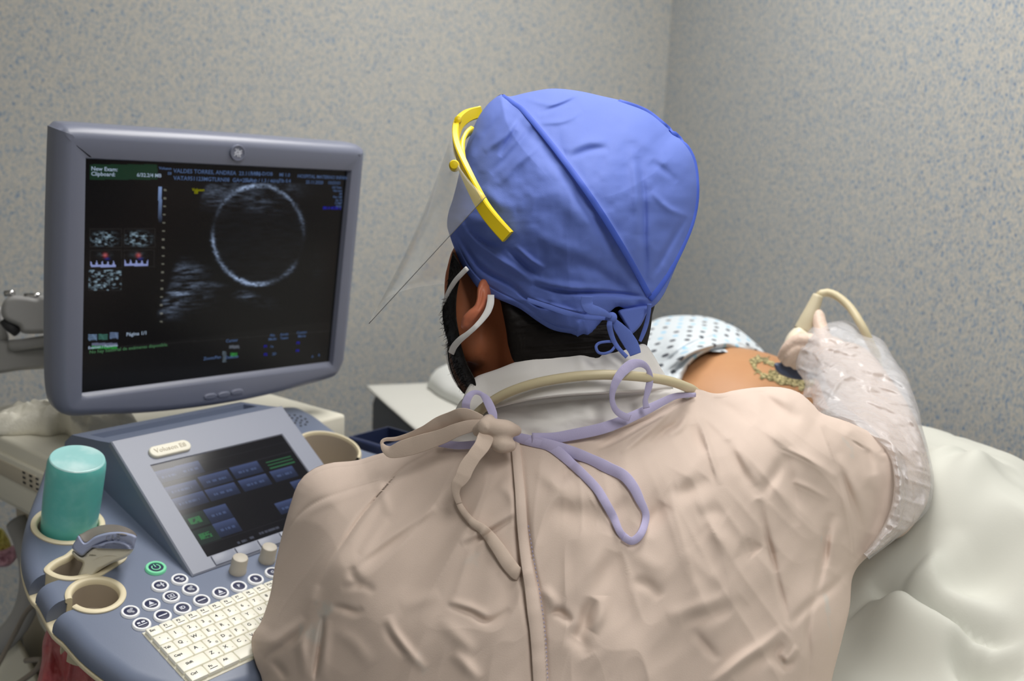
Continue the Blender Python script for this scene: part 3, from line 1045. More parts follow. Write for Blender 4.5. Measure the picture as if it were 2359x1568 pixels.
loops = [(inset(oo, .06), -.075), (inset(oo, .035), -.062), (inset(oo, .012), -.046)]
for t in np.linspace(0, math.pi / 2, 6): loops.append((inset(oo, .003 * (1 - math.sin(t))), -.040 + .010 * math.sin(t)))
for t in np.linspace(0, math.pi / 2, 9)[1:]: loops.append((inset(oo, .016 * (1 - math.cos(t))), -.014 + .020 * math.sin(t)))
loops += [(match_rect(-.0035, .3785, -.0035, .3065), .0045), (match_rect(-.0022, .3772, -.0022, .3045), .004), (match_rect(0, .375, 0, .2995), -.005)]
k_ = n_
mv, mf = frame_plate(MF, loops, n_)
mf = mf + [tuple(range(n_))]
monitor = build('monitor', (mv, mf), M_BEZEL, mach, angle=50)
la, lb = MF.px(541, 350)
lg = [(lathe(MF, la, lb, [(.0108, .006), (.0108, .0085), (.0102, .0095), (.0086, .0095), (.0084, .0085), (.0001, .0085)], 40), 0)]
for j in range(4):
    t = j * math.pi / 2 + .5
    lg.append((lathe(MF, la + .0052 * math.cos(t), lb + .0052 * math.sin(t), [(.0019, .0088), (.0026, .0092), (.0033, .0088)], 16, t + 1.2, t + 4.6), 1))
lg.append((text_vf('GE', .0072, MF, la, lb, .0087, flip=-1, depth=.0004, bold=.0002), 1))
lgv, fm_ = joinm(lg)
build('emblem', lgv, [M_BEZEL, M_PRINT], monitor, fmat=fm_, angle=40)
for q in ((480, 909), (511, 905), (541, 899)):
    a_, b_ = MF.px(*q)
    t = np.linspace(0, 2 * math.pi, 24, endpoint=False)
    o_ = np.stack([a_ + .0098 * np.sign(np.cos(t)) * np.abs(np.cos(t)) ** .7, b_ + .0042 * np.sin(t)], 1)
    build('monitor_button', plate(MF, o_, .0085, .004, bev=.0015), M_BEZEL, monitor, angle=40)

# the picture on the monitor
M_SCREEN = screen_mat('monitor_glass', (15, 15, 17), 0.22, 1.0)
nu, nv = 420, 334
uu, vv = np.meshgrid(np.linspace(.0, .375, nu), np.linspace(0, .2995, nv))
sv = MF.w(uu.ravel(), vv.ravel(), np.full(uu.size, -.0045))
sf = [(j * nu + i, j * nu + i + 1, (j + 1) * nu + i + 1, (j + 1) * nu + i) for j in range(nv - 1) for i in range(nu - 1)]
sx, sy, _ = to_px(sv)
X = sx * 2.6133; Y = (sy - 250) * 2.6133
lum = np.zeros(len(X)); rgb = np.zeros((len(X), 3)) + np.array([.0016, .0016, .0018])
nz = fbm(uu.ravel() * 260, vv.ravel() * 420, 3, 3) * .5 + .5
st = fbm(uu.ravel() * 60, vv.ravel() * 330, 9, 3) * .5 + .5
ang = np.degrees(np.arctan2((Y - 760) / 297, (X - 1555) / 275))
rad = np.hypot((X - 1555) / 275, (Y - 760) / 297)


def arcw(c, w): return np.exp(-(((ang - c + 180) % 360 - 180) / w) ** 2)


ringw = 1.0 * arcw(-98, 26) + .42 * arcw(-50, 20) + .22 * arcw(-18, 14) + .16 * arcw(-140, 14) + .75 * arcw(166, 14) + .30 * arcw(140, 12) + 1.0 * arcw(110, 20) + .8 * arcw(92, 16) + .35 * arcw(48, 10) + .004
lum += .5 * np.clip(ringw, 0, 1.1) * np.exp(-((rad - 1.0) / (.028 + .018 * st)) ** 2) * (.15 + 1.2 * nz)
for (cx, cy, wx, wy, am) in ((1290, 520, 90, 55, .10), (1370, 470, 90, 40, .07), (1720, 480, 90, 40, .045), (1545, 545, 80, 22, .10), (1560, 605, 90, 18, .06), (1500, 500, 70, 30, .05), (1110, 975, 90, 45, .12), (1130, 1060, 90, 30, .12), (1080, 1110, 60, 18, .36), (1040, 1170, 70, 25, .20), (1010, 1230, 60, 30, .07), (1480, 1125, 50, 20, .13), (1280, 1060, 60, 16, .05), (1180, 1130, 90, 60, .03), (1910, 950, 30, 50, .012), (1600, 1170, 80, 30, .012)):
    slant = (X - cx) * .18
    lum += am * np.exp(-(((X - cx) / wx) ** 2 + ((Y - cy - slant * .6) / wy) ** 2)) * np.clip(st * 1.8 - .35, 0, 1.5) * (.4 + .8 * nz)
edge_l = 1250 - (Y - 445) * .378
fan = 1 / (1 + np.exp(-(X - edge_l) / 6))
inside = (Y > 448)
lum *= fan * inside
lum += .004 * fan * inside * (rad < 1) * st
lum[(X < 940)] = 0
rgb += lum[:, None] * np.array([.52, .68, 1.0])


def area(x0, x1, y0, y1): return (X > x0) & (X < x1) & (Y > y0) & (Y < y1)


q = area(540, 948, 336 + 0, 428 + 0); rgb[q] = (.006, .024, .012)
q = area(953, 974, 472, 690); rgb[q] = np.clip(1 - (Y[q] - 472) / 218, 0, 1)[:, None] * np.array([.16, .24, .44])
for (x0, x1, y0, y1, kd) in ((540, 735, 722, 835, 0), (745, 935, 722, 835, 0), (540, 735, 850, 962, 1), (745, 930, 850, 955, 1), (532, 732, 972, 1096, 2)):
    q = area(x0, x1, y0, y1)
    cx, cy = (x0 + x1) / 2 - 10, (y0 + y1) / 2 + 5
    b_ = np.exp(-(((X - cx) / 75) ** 2 + ((Y - cy) / 42) ** 2) ** 2)
    if kd == 0: v = b_ * np.clip(nz - .38, 0, 1) ** 1.5 * 1.0
    elif kd == 2: v = np.clip(nz - .42, 0, 1) ** 1.5 * .9 * (((X - x0) / 60) > 0)
    else:
        v = np.exp(-(((X - cx) / 35) ** 2 + ((Y - y0 - 32) / 16) ** 2)) * nz * .12
        rq = np.exp(-(((X - cx - 6) / 13) ** 2 + ((Y - y0 - 33) / 12) ** 2)); rgb += rq[:, None] * np.array([.30, .012, .006]) * q[:, None]
        bq = np.exp(-(((X - cx - 18) / 14) ** 2 + ((Y - y0 - 54) / 8) ** 2)); rgb += bq[:, None] * np.array([.0, .01, .12]) * q[:, None]
        wv = np.abs(((X - x0) % 34) - 8) / 8
        tr = (Y > y1 - 22 - 26 * np.clip(1 - wv, 0, 1)) & (Y < y1 - 8) & (X < x1 - 38) & (X > x0 + 6)
        rgb[q & tr] = (.20, .24, .46)
    rgb += (v * q)[:, None] * np.array([.40, .58, .72])
    fr_ = q & ~area(x0 + 4, x1 - 4, y0 + 4, y1 - 4); rgb[fr_] = np.maximum(rgb[fr_], .012)
for (x0, x1, y0, y1, c_) in ((530, 583, 1358, 1395, (.09, .14, .22)), (594, 648, 1356, 1392, (.03, .10, .08)), (660, 713, 1346, 1384, (.09, .13, .22)), (552, 708, 1410, 1428, (.09, .10, .16)), (552, 704, 1428, 1446, (.01, .17, .02)),
                             (1340, 1362, 1460, 1525, (.06, .08, .10)), (1380, 1440, 1425, 1443, (.07, .08, .10)), (1388, 1428, 1468, 1492, (.02, .16, .03))):
    q = area(x0, x1, y0, y1)
    sh = (.5 + .8 * (np.sin(Y * .55) > .2)) if x1 - x0 < 60 else 1.0
    rgb[q] = np.array(c_) * (np.broadcast_to(sh, X.shape)[q][:, None])
q = (Y > 1430 - (X - 740) * .12) & (X > 500); rgb[q] += .0016
q = np.abs(Y - (1432 - (X - 740) * .075)) < 2.0; rgb[q & (X > 720)] += .008
for i in range(17):
    ty = 490 + i * 49.5
    q = area(985 - i * 1.5, 1001 - i * 1.5, ty - 5, ty + 5); rgb[q] += (.11, .11, .09)
scr = build('screen', (sv, sf), M_SCREEN, monitor, smooth=False)
paint(scr, rgb)
M_TXT = glow('screen_text_pale', (120, 150, 205), .32)
M_TXTW = glow('screen_text_white', (190, 210, 235), .5)
M_TXTG = glow('screen_text_green', (110, 170, 120), .32)
M_TXTY = glow('screen_text_yellow', (190, 190, 30), .4)
M_TXTB = glow('screen_text_blue', (60, 60, 220), .45)
txt = []


def st_(s, x, y, size, mi, al='LEFT'):
    a_, b_ = (float(c) for c in MF.px(*z1(x, y)))
    txt.append((text_vf(s, size, MF, a_, b_, -.0040, al, flip=-1, bold=.00012), mi))


st_('New Exam:', 556, 365, .0068, 1); st_('Clipboard:', 556, 396, .0068, 1); st_('6/32.2/4 MB', 832, 403, .0064, 1)
st_('Voluson', 965, 362, .005, 0); st_('E8', 1018, 394, .005, 0)
st_('VALDES TORRES, ANDREA  23.11.1995', 1052, 378, .0074, 0); st_('VATA951123MGTLRN08  GA=23w1d', 1052, 422, .0074, 0)
st_('RAB6-D/OB', 1515, 393, .0068, 0); st_('MI 1.0', 1690, 402, .0068, 0); st_('HOSPITAL MATERNO INFANTIL', 1800, 410, .0066, 0)
st_('12.9cm / 1.3 / 46Hz', 1478, 434, .0068, 0); st_('TIb 0.4', 1686, 438, .0068, 0); st_('25.11.2020', 1850, 446, .0066, 0); st_('10:53:01', 1982, 450, .0066, 0)
for i, s in enumerate(('2/3 Trim.', 'Har-low', '80', 'Pwr 100', 'Gn 10', 'C7/M7', 'P2/E1')):
    st_(s, 2068, 480 + i * 19, .0046, 0, 'RIGHT')
st_('SRI II 4/CRI 2', 2062, 604, .0058, 4, 'RIGHT'); st_('Voluson', 1165, 492, .0052, 3); st_('E8', 1178, 508, .0052, 3)
st_('Página 1/1', 768, 1366, .0068, 1); st_('Examen / Paciente', 628, 1438, .005, 1, 'CENTER')
st_('No hay historial de exámenes disponible.', 545, 1472, .0062, 2)
st_('Cursor', 1368, 1405, .0064, 0); st_('Defecto', 1366, 1505, .0062, 0); st_('Zoom/Pan', 1234, 1512, .0062, 0)
for (x, y, s) in ((1650, 1368, 'Aju.'), (1650, 1392, 'Medic'), (1720, 1363, 'Anota'), (1720, 1386, 'Texto'), (1826, 1352, 'Cuerpo'), (1826, 1374, 'Marca'), (1608, 1437, 'P1'), (1645, 1437, '1x'), (1608, 1486, 'P2'), (1660, 1482, '2D'), (1804, 1416, 'P3'), (1800, 1463, 'P4'), (1930, 1490, 'R'), (1890, 1498, 'A')):
    st_(s, x, y, .0056, 0 if s[0] != 'P' else 4, 'CENTER')
for t_, mi_ in txt:
    if len(t_[1]): build('screen_text', t_, [M_TXT, M_TXTW, M_TXTG, M_TXTY, M_TXTB][mi_], monitor, smooth=False)

# monitor arm, left and behind
back_c = MF.w(.12, .19, -.07)
build('arm_upper', relief([(2, 718), (8, 694), (26, 681), (60, 682), (84, 686), (97, 680), (150, 682), (230, 684), (230, 770), (120, 768), (55, 768), (42, 752), (12, 738)], (110, 725), 1.31, (10, .018), .045, n=140, m=16), M_GREY, mach)
build('arm_lower', relief([(-90, 782), (8, 782), (28, 784), (34, 802), (70, 798), (150, 790), (240, 784), (240, 838), (60, 852), (0, 860), (-90, 866)], (40, 822), 1.35, (10, .018), .06, n=140, m=16), M_GREY, mach)
build('arm_elbow', relief([(-60, 700), (0, 706), (6, 730), (14, 750), (16, 786), (-60, 790)], (-20, 745), 1.36, (6, .012), .04, n=80, m=10), M_GREY, mach)
build('arm_link', tube(spl([P(28, 795, 1.345), P(60, 792, 1.335), P(120, 783, 1.33)], 12), .0085), M_GREY, mach)
jf = Frame(P(34, 700, 1.33), _R, _D, -_F)
build('arm_joint', tube(np.array([P(10, 738, 1.325), P(22, 752, 1.325), P(40, 765, 1.325)]), .0075), M_DGREY, mach)
build('arm_pin', tube(np.array([P(12, 676, 1.325), P(32, 674, 1.325)]), .0045), M_CHROME, mach)
build('arm_pin', tube(np.array([P(58, 681, 1.325), P(92, 680, 1.325)]), .0038), M_CHROME, mach)
build('monitor_mount', rbox(MF, .06, .30, .09, .26, -.115, -.068, .012), M_GREY, mach, angle=40)
build('arm_bracket', tube(spl([P(150, 735, 1.34), MF.w(.10, .19, -.12), MF.w(.16, .19, -.11)], 12), .016), M_GREY, mach)
build('arm_post', tube(np.array([P(-60, 820, 1.40), HF.w(.56, -1.40, .0)]), .02), M_GREY, mach)

# ------------------------------------------------------------------ things standing on or hanging from the machine
M_TEAL = mat('teal_gel_plastic', (104, 196, 190), 0.3, spec=0.5, sub=0.3, vary=(45, (130, 210, 204), 0.5, 0.75))
M_TEAL2 = mat('clear_gel_top', (154, 206, 206), 0.16, spec=0.6, vary=(24, (198, 228, 228), 0.45, 0.7))
gel = empty('gel_bottle', DF.w(gc[0], gc[1], -.055), 'teal translucent gel bottle standing upside down in a cup holder', 'bottle')
br = gr - .0072
prof = [(br * .55, -.058), (br * .93, -.05), (br * .97, 0), (br, .03), (br * 1.0, .074), (br * .985, .081), (br * .94, .085)]
build('bottle_body', lathe(DF, gc[0] + .002, gc[1] - .002, prof, 48), M_TEAL, gel, angle=60)
build('bottle_base', lathe(DF, gc[0] + .002, gc[1] - .002, [(br * .945, .0845), (br * .92, .0865), (br * .88, .0868), (br * .84, .0862), (br * .5, .0872), (.0005, .0876)], 48), M_TEAL2, gel, angle=60, label='whitish clear bottle base')

# curved-array probe resting in the probe well
M_PLILAC = mat('periwinkle_probe_shell', (150, 159, 188), 0.4)
M_PBODY = mat('stone_probe_body', (206, 202, 186), 0.4)
M_PLENS = mat('rubber_probe_lens', (120, 114, 108), 0.5)
prb = empty('ultrasound_probe', DF.w(*DF.px(215, 1290)), 'cream curved probe with a periwinkle rim resting in the well beside the gel bottle', 'ultrasound probe')


def z7s(pts): return [z7(*q) for q in pts]


pz = .955
build('probe_body', relief(z7s([(575, 395), (640, 440), (690, 395), (760, 345), (850, 318), (940, 318), (1010, 350), (1035, 385), (1010, 425), (960, 460), (880, 490), (820, 520), (760, 560), (720, 600), (660, 640), (610, 640), (600, 600), (640, 500), (600, 470), (560, 425)]), z7(790, 440), pz, (7, .010), .028, n=160, m=20,
                           extra=lambda x, y: crease_sum(x, y, [(z7s([(700, 415), (770, 365), (850, 340), (930, 345), (995, 380)]), 1.6, .0012), (z7s([(718, 470), (790, 440), (860, 432), (915, 440)]), 1.6, .0012), (z7s([(735, 535), (780, 518), (830, 518)]), 1.6, .0012)])), M_PBODY, prb)
build('probe_rim', relief(z7s([(560, 370), (585, 320), (612, 280), (660, 335), (740, 285), (830, 258), (920, 250), (1000, 262), (1058, 285), (1052, 330), (1036, 388), (1010, 352), (940, 320), (850, 318), (760, 347), (690, 398), (640, 437), (590, 415)]), z7(668, 375), pz - .004, (5, .006), .03, n=200, m=14), M_PLILAC, prb)
lens_pts = z7s([(612, 280), (640, 262), (700, 230), (780, 202), (870, 194), (950, 205), (1020, 235), (1056, 268), (1058, 288), (1000, 266), (920, 253), (830, 260), (740, 288), (662, 338)])
build('probe_lens', relief(lens_pts, z7(760, 245), TPS([(lens_pts[0][0], lens_pts[0][1], pz + .004), (lens_pts[4][0], lens_pts[4][1], pz + .03), (lens_pts[7][0], lens_pts[7][1], pz + .03), (lens_pts[9][0], lens_pts[9][1], pz), (lens_pts[11][0], lens_pts[11][1], pz), (lens_pts[13][0], lens_pts[13][1], pz - .002)]), (3, .004), .012, n=160, m=12), M_PLENS, prb)
lf = Frame(P(*z7(880, 292), pz - .0052), nrm(_R + .05 * -_D), _D, -_F)
build('probe_lettering', text_vf('C4-8', .0078, lf, 0, 0, .001, flip=-1, rot=.12), M_BLUE2, prb, smooth=False)

# crumpled white cloth on the housing
M_GAUZE = mat('white_gauze', (236, 233, 220), 0.9, bump=(220, 0.5, 0.002))


def mound(fr, outline, centre, hf, n=160, m=40, skirt=0.0):
    out = spl(outline, n, closed=True); c = np.asarray(centre, float)
    rho = np.linspace(0, 1, m + 1)[1:] ** .85
    A = np.concatenate([[c[0]], (c[0] + rho[:, None] * (out[:, 0] - c[0])[None]).ravel()])
    B = np.concatenate([[c[1]], (c[1] + rho[:, None] * (out[:, 1] - c[1])[None]).ravel()])
    R_ = np.concatenate([[0], np.repeat(rho, n)])
    V = fr.w(A, B, hf(A, B, R_))
    Fc = [(0, 1 + j, 1 + (j + 1) % n) for j in range(n)]
    for i in range(m - 1):
        o = 1 + i * n
        Fc += [(o + j, o + n + j, o + n + (j + 1) % n, o + (j + 1) % n) for j in range(n)]
    Fc.append(tuple(1 + (m - 1) * n + j for j in range(n)))
    return V, Fc


co = [tuple(float(c) for c in HF.px(*q)) for q in ((-60, 985), (-20, 975), (40, 955), (90, 950), (150, 955), (230, 965), (300, 975), (322, 992), (290, 1004), (240, 1016), (200, 1022), (170, 1014), (150, 1000), (110, 1006), (70, 1002), (20, 1004), (-30, 1000))]
cc = np.mean(co, 0)
cl = mound(HF, co, cc, lambda a, b, r: .001 + np.sqrt(np.clip(1 - r ** 2.5, 0, 1)) * (.034 + .018 * fbm(a * 16, b * 16, 5, 4) + .010 * np.abs(fbm(a * 40, b * 40, 8, 3))))
build('gauze_cloth', cl, M_GAUZE, label='crumpled white gauze cloth lying on the ivory housing behind the monitor', cat='cloth')
# red bag under the deck edge, and small bag above it
M_RED = mat('red_translucent_bag', (206, 100, 104), 0.35, trans=0.1, bump=(60, 0.6, 0.006), vary=(30, (222, 140, 142), 0.45, 0.65))
bag = relief([(124, 1436), (150, 1462), (185, 1482), (212, 1520), (225, 1568), (222, 1680), (60, 1680), (86, 1568), (96, 1520), (98, 1480), (108, 1450)], (150, 1560), 1.02, (14, .02), .06, n=140, m=24,
             extra=lambda x, y: .006 * fbm(x / 22, y / 60, 2, 3) + crease_sum(x, y, [([(158, 1480), (160, 1540), (152, 1600)], 7, .008), ([(120, 1480), (110, 1560)], 6, .005)]))
build('red_bag', bag, M_RED, label='red translucent waste bag hanging below the edge of the control deck', cat='bag')
M_PINK = mat('pink_film', (196, 150, 166), 0.3, bump=(90, 0.8, 0.004))
M_YEL = mat('yellow_film', (206, 196, 108), 0.4, bump=(90, 0.8, 0.004))
pk = empty('film_bag', P(5, 1290, 1.5), 'small pink and yellow plastic bag hanging at the far left edge', 'bag')
build('bag_top', relief([(-40, 1220), (0, 1215), (18, 1235), (26, 1262), (10, 1275), (-40, 1275)], (-5, 1248), 1.47, (8, .012), .03, n=80, m=12, extra=lambda x, y: .006 * fbm(x / 9, y / 9, 4, 3)), M_YEL, pk)
build('bag_bottom', relief([(-40, 1262), (5, 1266), (36, 1254), (44, 1272), (30, 1296), (8, 1306), (-40, 1300)], (0, 1282), 1.46, (8, .012), .03, n=80, m=12, extra=lambda x, y: .006 * fbm(x / 8, y / 8, 6, 3)), M_PINK, pk)
M_CORD = mat('grey_cord', (150, 140, 128), 0.6)
build('power_cord', tube(spl([P(86, 1384, 1.16), P(60, 1410, 1.2), P(36, 1455, 1.24), P(12, 1500, 1.26), P(-20, 1560, 1.27)], 30), .0032), M_CORD,
      label='thin grey cord looping down at the lower left below the control deck', cat='cord')
build('power_cord', tube(spl([P(60, 1521, 1.2), P(95, 1520, 1.15), P(80, 1545, 1.15), P(40, 1575, 1.16)], 20), .0035), M_CORD,
      label='short grey cord end beside the red bag', cat='cord')

# ------------------------------------------------------------------ the examination bed
BED_Z = 0.80
BO = np.array([-.34, 2.11, BED_Z])
BF = Frame(BO, AX, -WX, (0, 0, 1))
M_SHEET = mat('white_sheet', (212, 212, 206), 0.9, bump=(500, 0.1, 0.0005), spec=0.2)
M_SHEET2 = mat('white_drape', (200, 201, 193), 0.9, bump=(500, 0.1, 0.0005), spec=0.2)
M_PILLOW = mat('white_pillow', (220, 222, 220), 0.9, spec=0.2)
M_MATT = mat('charcoal_mattress', (44, 52, 66), 0.5)
M_BEDF = mat('bed_frame_grey', (150, 154, 158), 0.45)
BED_L, BED_W = 2.0, 0.79

bed = empty('examination_bed', BF.w(1.0, .4, -BED_Z), 'examination bed with a charcoal mattress, along the right wall', 'bed')
build('mattress', rbox(BF, .004, BED_L - .004, .004, BED_W - .004, -.125, -.006, .03, 5), M_MATT, bed, angle=50)
build('bed_frame', rbox(BF, .10, BED_L - .08, .06, BED_W - .06, -.20, -.126, .012), M_BEDF, bed, angle=40)
build('pedestal', rbox(BF, .55, 1.45, .2, .6, -.70, -.201, .02), M_BEDF, bed, angle=40)
build('bed_base', rbox(BF, .35, 1.65, .12, .68, -.80, -.70, .02), M_MATT, bed, angle=40)


def field(fr, a0, a1, b0, b1, na, nb, hf, thick):
    """a cloth lying on a frame: top follows hf(a, b), underside follows it `thick` lower"""
    aa, bb = np.meshgrid(np.linspace(a0, a1, na), np.linspace(b0, b1, nb))
    h = hf(aa, bb)
    V = np.vstack([fr.w(aa.ravel(), bb.ravel(), h.ravel()), fr.w(aa.ravel(), bb.ravel(), h.ravel() - thick)])
    N = na * nb; Fc = []
    for j in range(nb - 1):
        for i in range(na - 1):
            q = (j * na + i, j * na + i + 1, (j + 1) * na + i + 1, (j + 1) * na + i)
            Fc.append(q); Fc.append(tuple(N + k for k in q[::-1]))
    rim = [i for i in range(na)] + [j * na + na - 1 for j in range(1, nb)] + [(nb - 1) * na + i for i in range(na - 2, -1, -1)] + [j * na for j in range(nb - 2, 0, -1)]
    for k in range(len(rim)):
        p, q = rim[k], rim[(k + 1) % len(rim)]
        Fc.append((p, N + p, N + q, q))
    return V, Fc


def sheet_h(a, b):
    h = .002 + .0018 * fbm(a * 7, b * 7, 21, 3)
    return h


build('bed_sheet', field(BF, -.004, BED_L, -.004, BED_W, 150, 70, sheet_h, .004), M_SHEET,
      label='white sheet stretched over the charcoal mattress', cat='sheet')


def sm(x, a, b):
    t = np.clip((x - a) / (b - a), 0, 1); return t * t * (3 - 2 * t)


pil_out = [(.03, .16), (.10, .13), (.22, .14), (.30, .18), (.31, .40), (.30, .62), (.22, .67), (.10, .67), (.03, .63), (.02, .40)]
build('pillow', mound(BF, pil_out, (.165, .40), lambda a, b, r: .006 + .088 * np.sqrt(np.clip(1 - r ** 3, 0, 1)) + .006 * fbm(a * 9, b * 9, 31, 3) * (r < .97), n=120, m=30), M_PILLOW,
      label='white pillow at the head end of the bed', cat='pillow')


def at_h(px, py, c):
    a, b = BF.px(px, py, c); return float(a), float(b)


dcr = [([at_h(1985, 1352, .07), at_h(2085, 1420, .07), at_h(2200, 1498, .06), at_h(2340, 1542, .06)], .0035, -.006), ([at_h(2120, 1150, .15), at_h(2180, 1130, .15), at_h(2260, 1100, .15)], .010, .005), ([at_h(2040, 1330, .12), at_h(2130, 1290, .13), at_h(2230, 1280, .13)], .02, .007),
       ([at_h(2000, 1365, .07), at_h(2085, 1420, .07), at_h(2200, 1498, .06), at_h(2359, 1545, .06)], .010, -.014),
       ([at_h(1985, 1390, .07), at_h(2090, 1460, .07), at_h(2230, 1530, .06)], .022, .016),
       ([at_h(2190, 1495, .07), at_h(2250, 1525, .07), at_h(2359, 1550, .07)], .012, -.016),
       ([at_h(2150, 1310, .12), at_h(2260, 1350, .11), at_h(2359, 1340, .11)], .03, -.016),
       ([at_h(2180, 1240, .14), at_h(2250, 1170, .14), at_h(2270, 1145, .14)], .02, .010),
       ([at_h(2175, 1060, .14), at_h(2240, 1040, .14), at_h(2290, 1020, .13)], .006, -.003),
       ([at_h(2080, 1300, .12), at_h(2180, 1370, .11), at_h(2300, 1420, .11)], .035, .012)]


def drape_h(a, b):
    legs = .175 * np.exp(-(np.abs(b - .42) / .25) ** 3.2) * (1 - .30 * sm(a, 1.2, 1.7)) + .03 * np.exp(-((b - .33) / .07) ** 2) * sm(a, 1.1, 1.3)
    hips = sm(a, .86, .98)
    h = .006 + legs * hips
    h = h + .013 * fbm(a * 5.5 + b * 2, b * 6, 41, 3) * np.clip(legs / .08, .3, 1) + crease_sum(a, b, [(c[0], c[1], c[2] * 1.9) for c in dcr])
    return np.maximum(h, .0065)


build('leg_drape', field(BF, .86, BED_L - .02, .012, BED_W - .012, 260, 170, drape_h, .003), M_SHEET2,
      label='white drape over the legs of the person on the bed', cat='sheet')

# ------------------------------------------------------------------ the person on the bed
M_SKIN2 = mat('warm_skin', (188, 140, 100), 0.5, sub=0.05, spec=0.35, bump=(700, 0.08, 0.0004), vary=(9, (180, 130, 90), 0.4, 0.7))


def bp(a, b, c): return BF.w(a, b, c)


bax = np.array([BF.ex, BF.ey, BF.en])
PB = .385
pat = empty('person', bp(.9, PB, .006), 'person in a dotted hospital gown lying on the bed, belly bare', 'person')
pieces = [ball(bp(.56, PB, .115), (.20, .155, .105), bax, 28, 18), ball(bp(.89, PB, .095), (.20, .18, .150), bax, 32, 20),
          ball(bp(1.06, PB+.02, .085), (.15, .17, .082), bax, 28, 18),
          limb([bp(.42, PB - .13, .10), bp(.60, PB - .21, .075), bp(.82, PB - .225, .06)], [.048, .040, .030]),
          limb([bp(.42, PB + .13, .10), bp(.60, PB + .21, .075), bp(.82, PB + .225, .06)], [.048, .040, .030]),
          limb([bp(.40, PB, .12), bp(.30, PB, .135)], [.056, .05]),
          ball(bp(.205, PB, .165), (.108, .074, .088), bax, 24, 16), ball(bp(.235, PB, .205), (.07, .055, .06), bax, 20, 14),
          limb([bp(.218, PB, .252), bp(.243, PB, .262)], [.008, .011]), ball(bp(.262, PB, .248), (.008, .022, .007), bax), ball(bp(.283, PB, .235), (.016, .022, .016), bax), ball(bp(.205, PB - .032, .248), (.008, .014, .008), bax), ball(bp(.205, PB + .032, .248), (.008, .014, .008), bax), ball(bp(.205, PB - .074, .165), (.03, .008, .018), bax), ball(bp(.205, PB + .074, .165), (.03, .008, .018), bax)]
for s in (-1, 1):
    pieces.append(limb([bp(1.08, PB + .02 + s * .085, .075), bp(1.46, .42 + s * .085, .066)], [.074, .050]))
    pieces.append(limb([bp(1.46, .42 + s * .085, .062), bp(1.84, .42 + s * .08, .045)], [.048, .032]))
    pieces.append(limb([bp(1.84, .42 + s * .08, .04), bp(1.88, .42 + s * .10, .08)], [.030, .022]))
    w = bp(.82, PB + s * .225, .06)
    for k in range(4):
        pieces.append(limb([w, bp(.90, PB + s * .225 + (k - 1.5) * .016, .05), bp(.945 - abs(k - 1.4) * .008, PB + s * .22 + (k - 1.5) * .018, .036)], [.017, .0095, .0078], 12))
    pieces.append(limb([w, bp(.865, PB + s * .19, .05), bp(.89, PB + s * .178, .04)], [.016, .0105, .009], 12))
build('body', fuse(pieces, .006, 10), M_SKIN2, pat)

M_DOT = bpy.data.materials.new('dotted_gown_cloth'); M_DOT.use_nodes = True
nt = M_DOT.node_tree; b_ = nt.nodes['Principled BSDF']; b_.inputs['Roughness'].default_value = .85
b_.inputs['Specular IOR Level'].default_value = .2
tc = nt.nodes.new('ShaderNodeTexCoord')
vo = nt.nodes.new('ShaderNodeTexVoronoi'); vo.voronoi_dimensions = '2D'
mp = nt.nodes.new('ShaderNodeMapping'); mp.inputs['Rotation'].default_value = (0.0, 0.0, .5)
vo.inputs['Scale'].default_value = 52; vo.inputs['Randomness'].default_value = .18
nt.links.new(tc.outputs['UV'], mp.inputs[0]); nt.links.new(mp.outputs[0], vo.inputs['Vector'])
lt_ = nt.nodes.new('ShaderNodeMapRange'); lt_.inputs[1].default_value = .24; lt_.inputs[2].default_value = .18
nt.links.new(vo.outputs['Distance'], lt_.inputs[0])
wn = nt.nodes.new('ShaderNodeSeparateColor'); nt.links.new(vo.outputs['Color'], wn.inputs[0])
gt = nt.nodes.new('ShaderNodeMath'); gt.operation = 'GREATER_THAN'; gt.inputs[1].default_value = .5; nt.links.new(wn.outputs[0], gt.inputs[0])
x1 = nt.nodes.new('ShaderNodeMix'); x1.data_type = 'RGBA'; x1.inputs[6].default_value = srgb(84, 88, 96); x1.inputs[7].default_value = srgb(156, 200, 226)
nt.links.new(gt.outputs[0], x1.inputs[0])
x2 = nt.nodes.new('ShaderNodeMix'); x2.data_type = 'RGBA'; x2.inputs[6].default_value = srgb(208, 216, 222)
nt.links.new(lt_.outputs[0], x2.inputs[0]); nt.links.new(x1.outputs[2], x2.inputs[7]); nt.links.new(x2.outputs[2], b_.inputs['Base Color'])


def flat_uv(o, fu, fv):
    """lay cloth pattern coordinates (metres) over a mesh along two directions"""
    me = o.data; n = len(me.vertices)
    v = np.empty(n * 3); me.vertices.foreach_get('co', v); v = v.reshape(-1, 3)
    li = np.empty(len(me.loops), dtype=np.int32); me.loops.foreach_get('vertex_index', li)
    uv = me.uv_layers.new(name='cloth')
    q = np.stack([v @ fu, v @ fv], 1)[li]
    uv.data.foreach_set('uv', q.ravel())


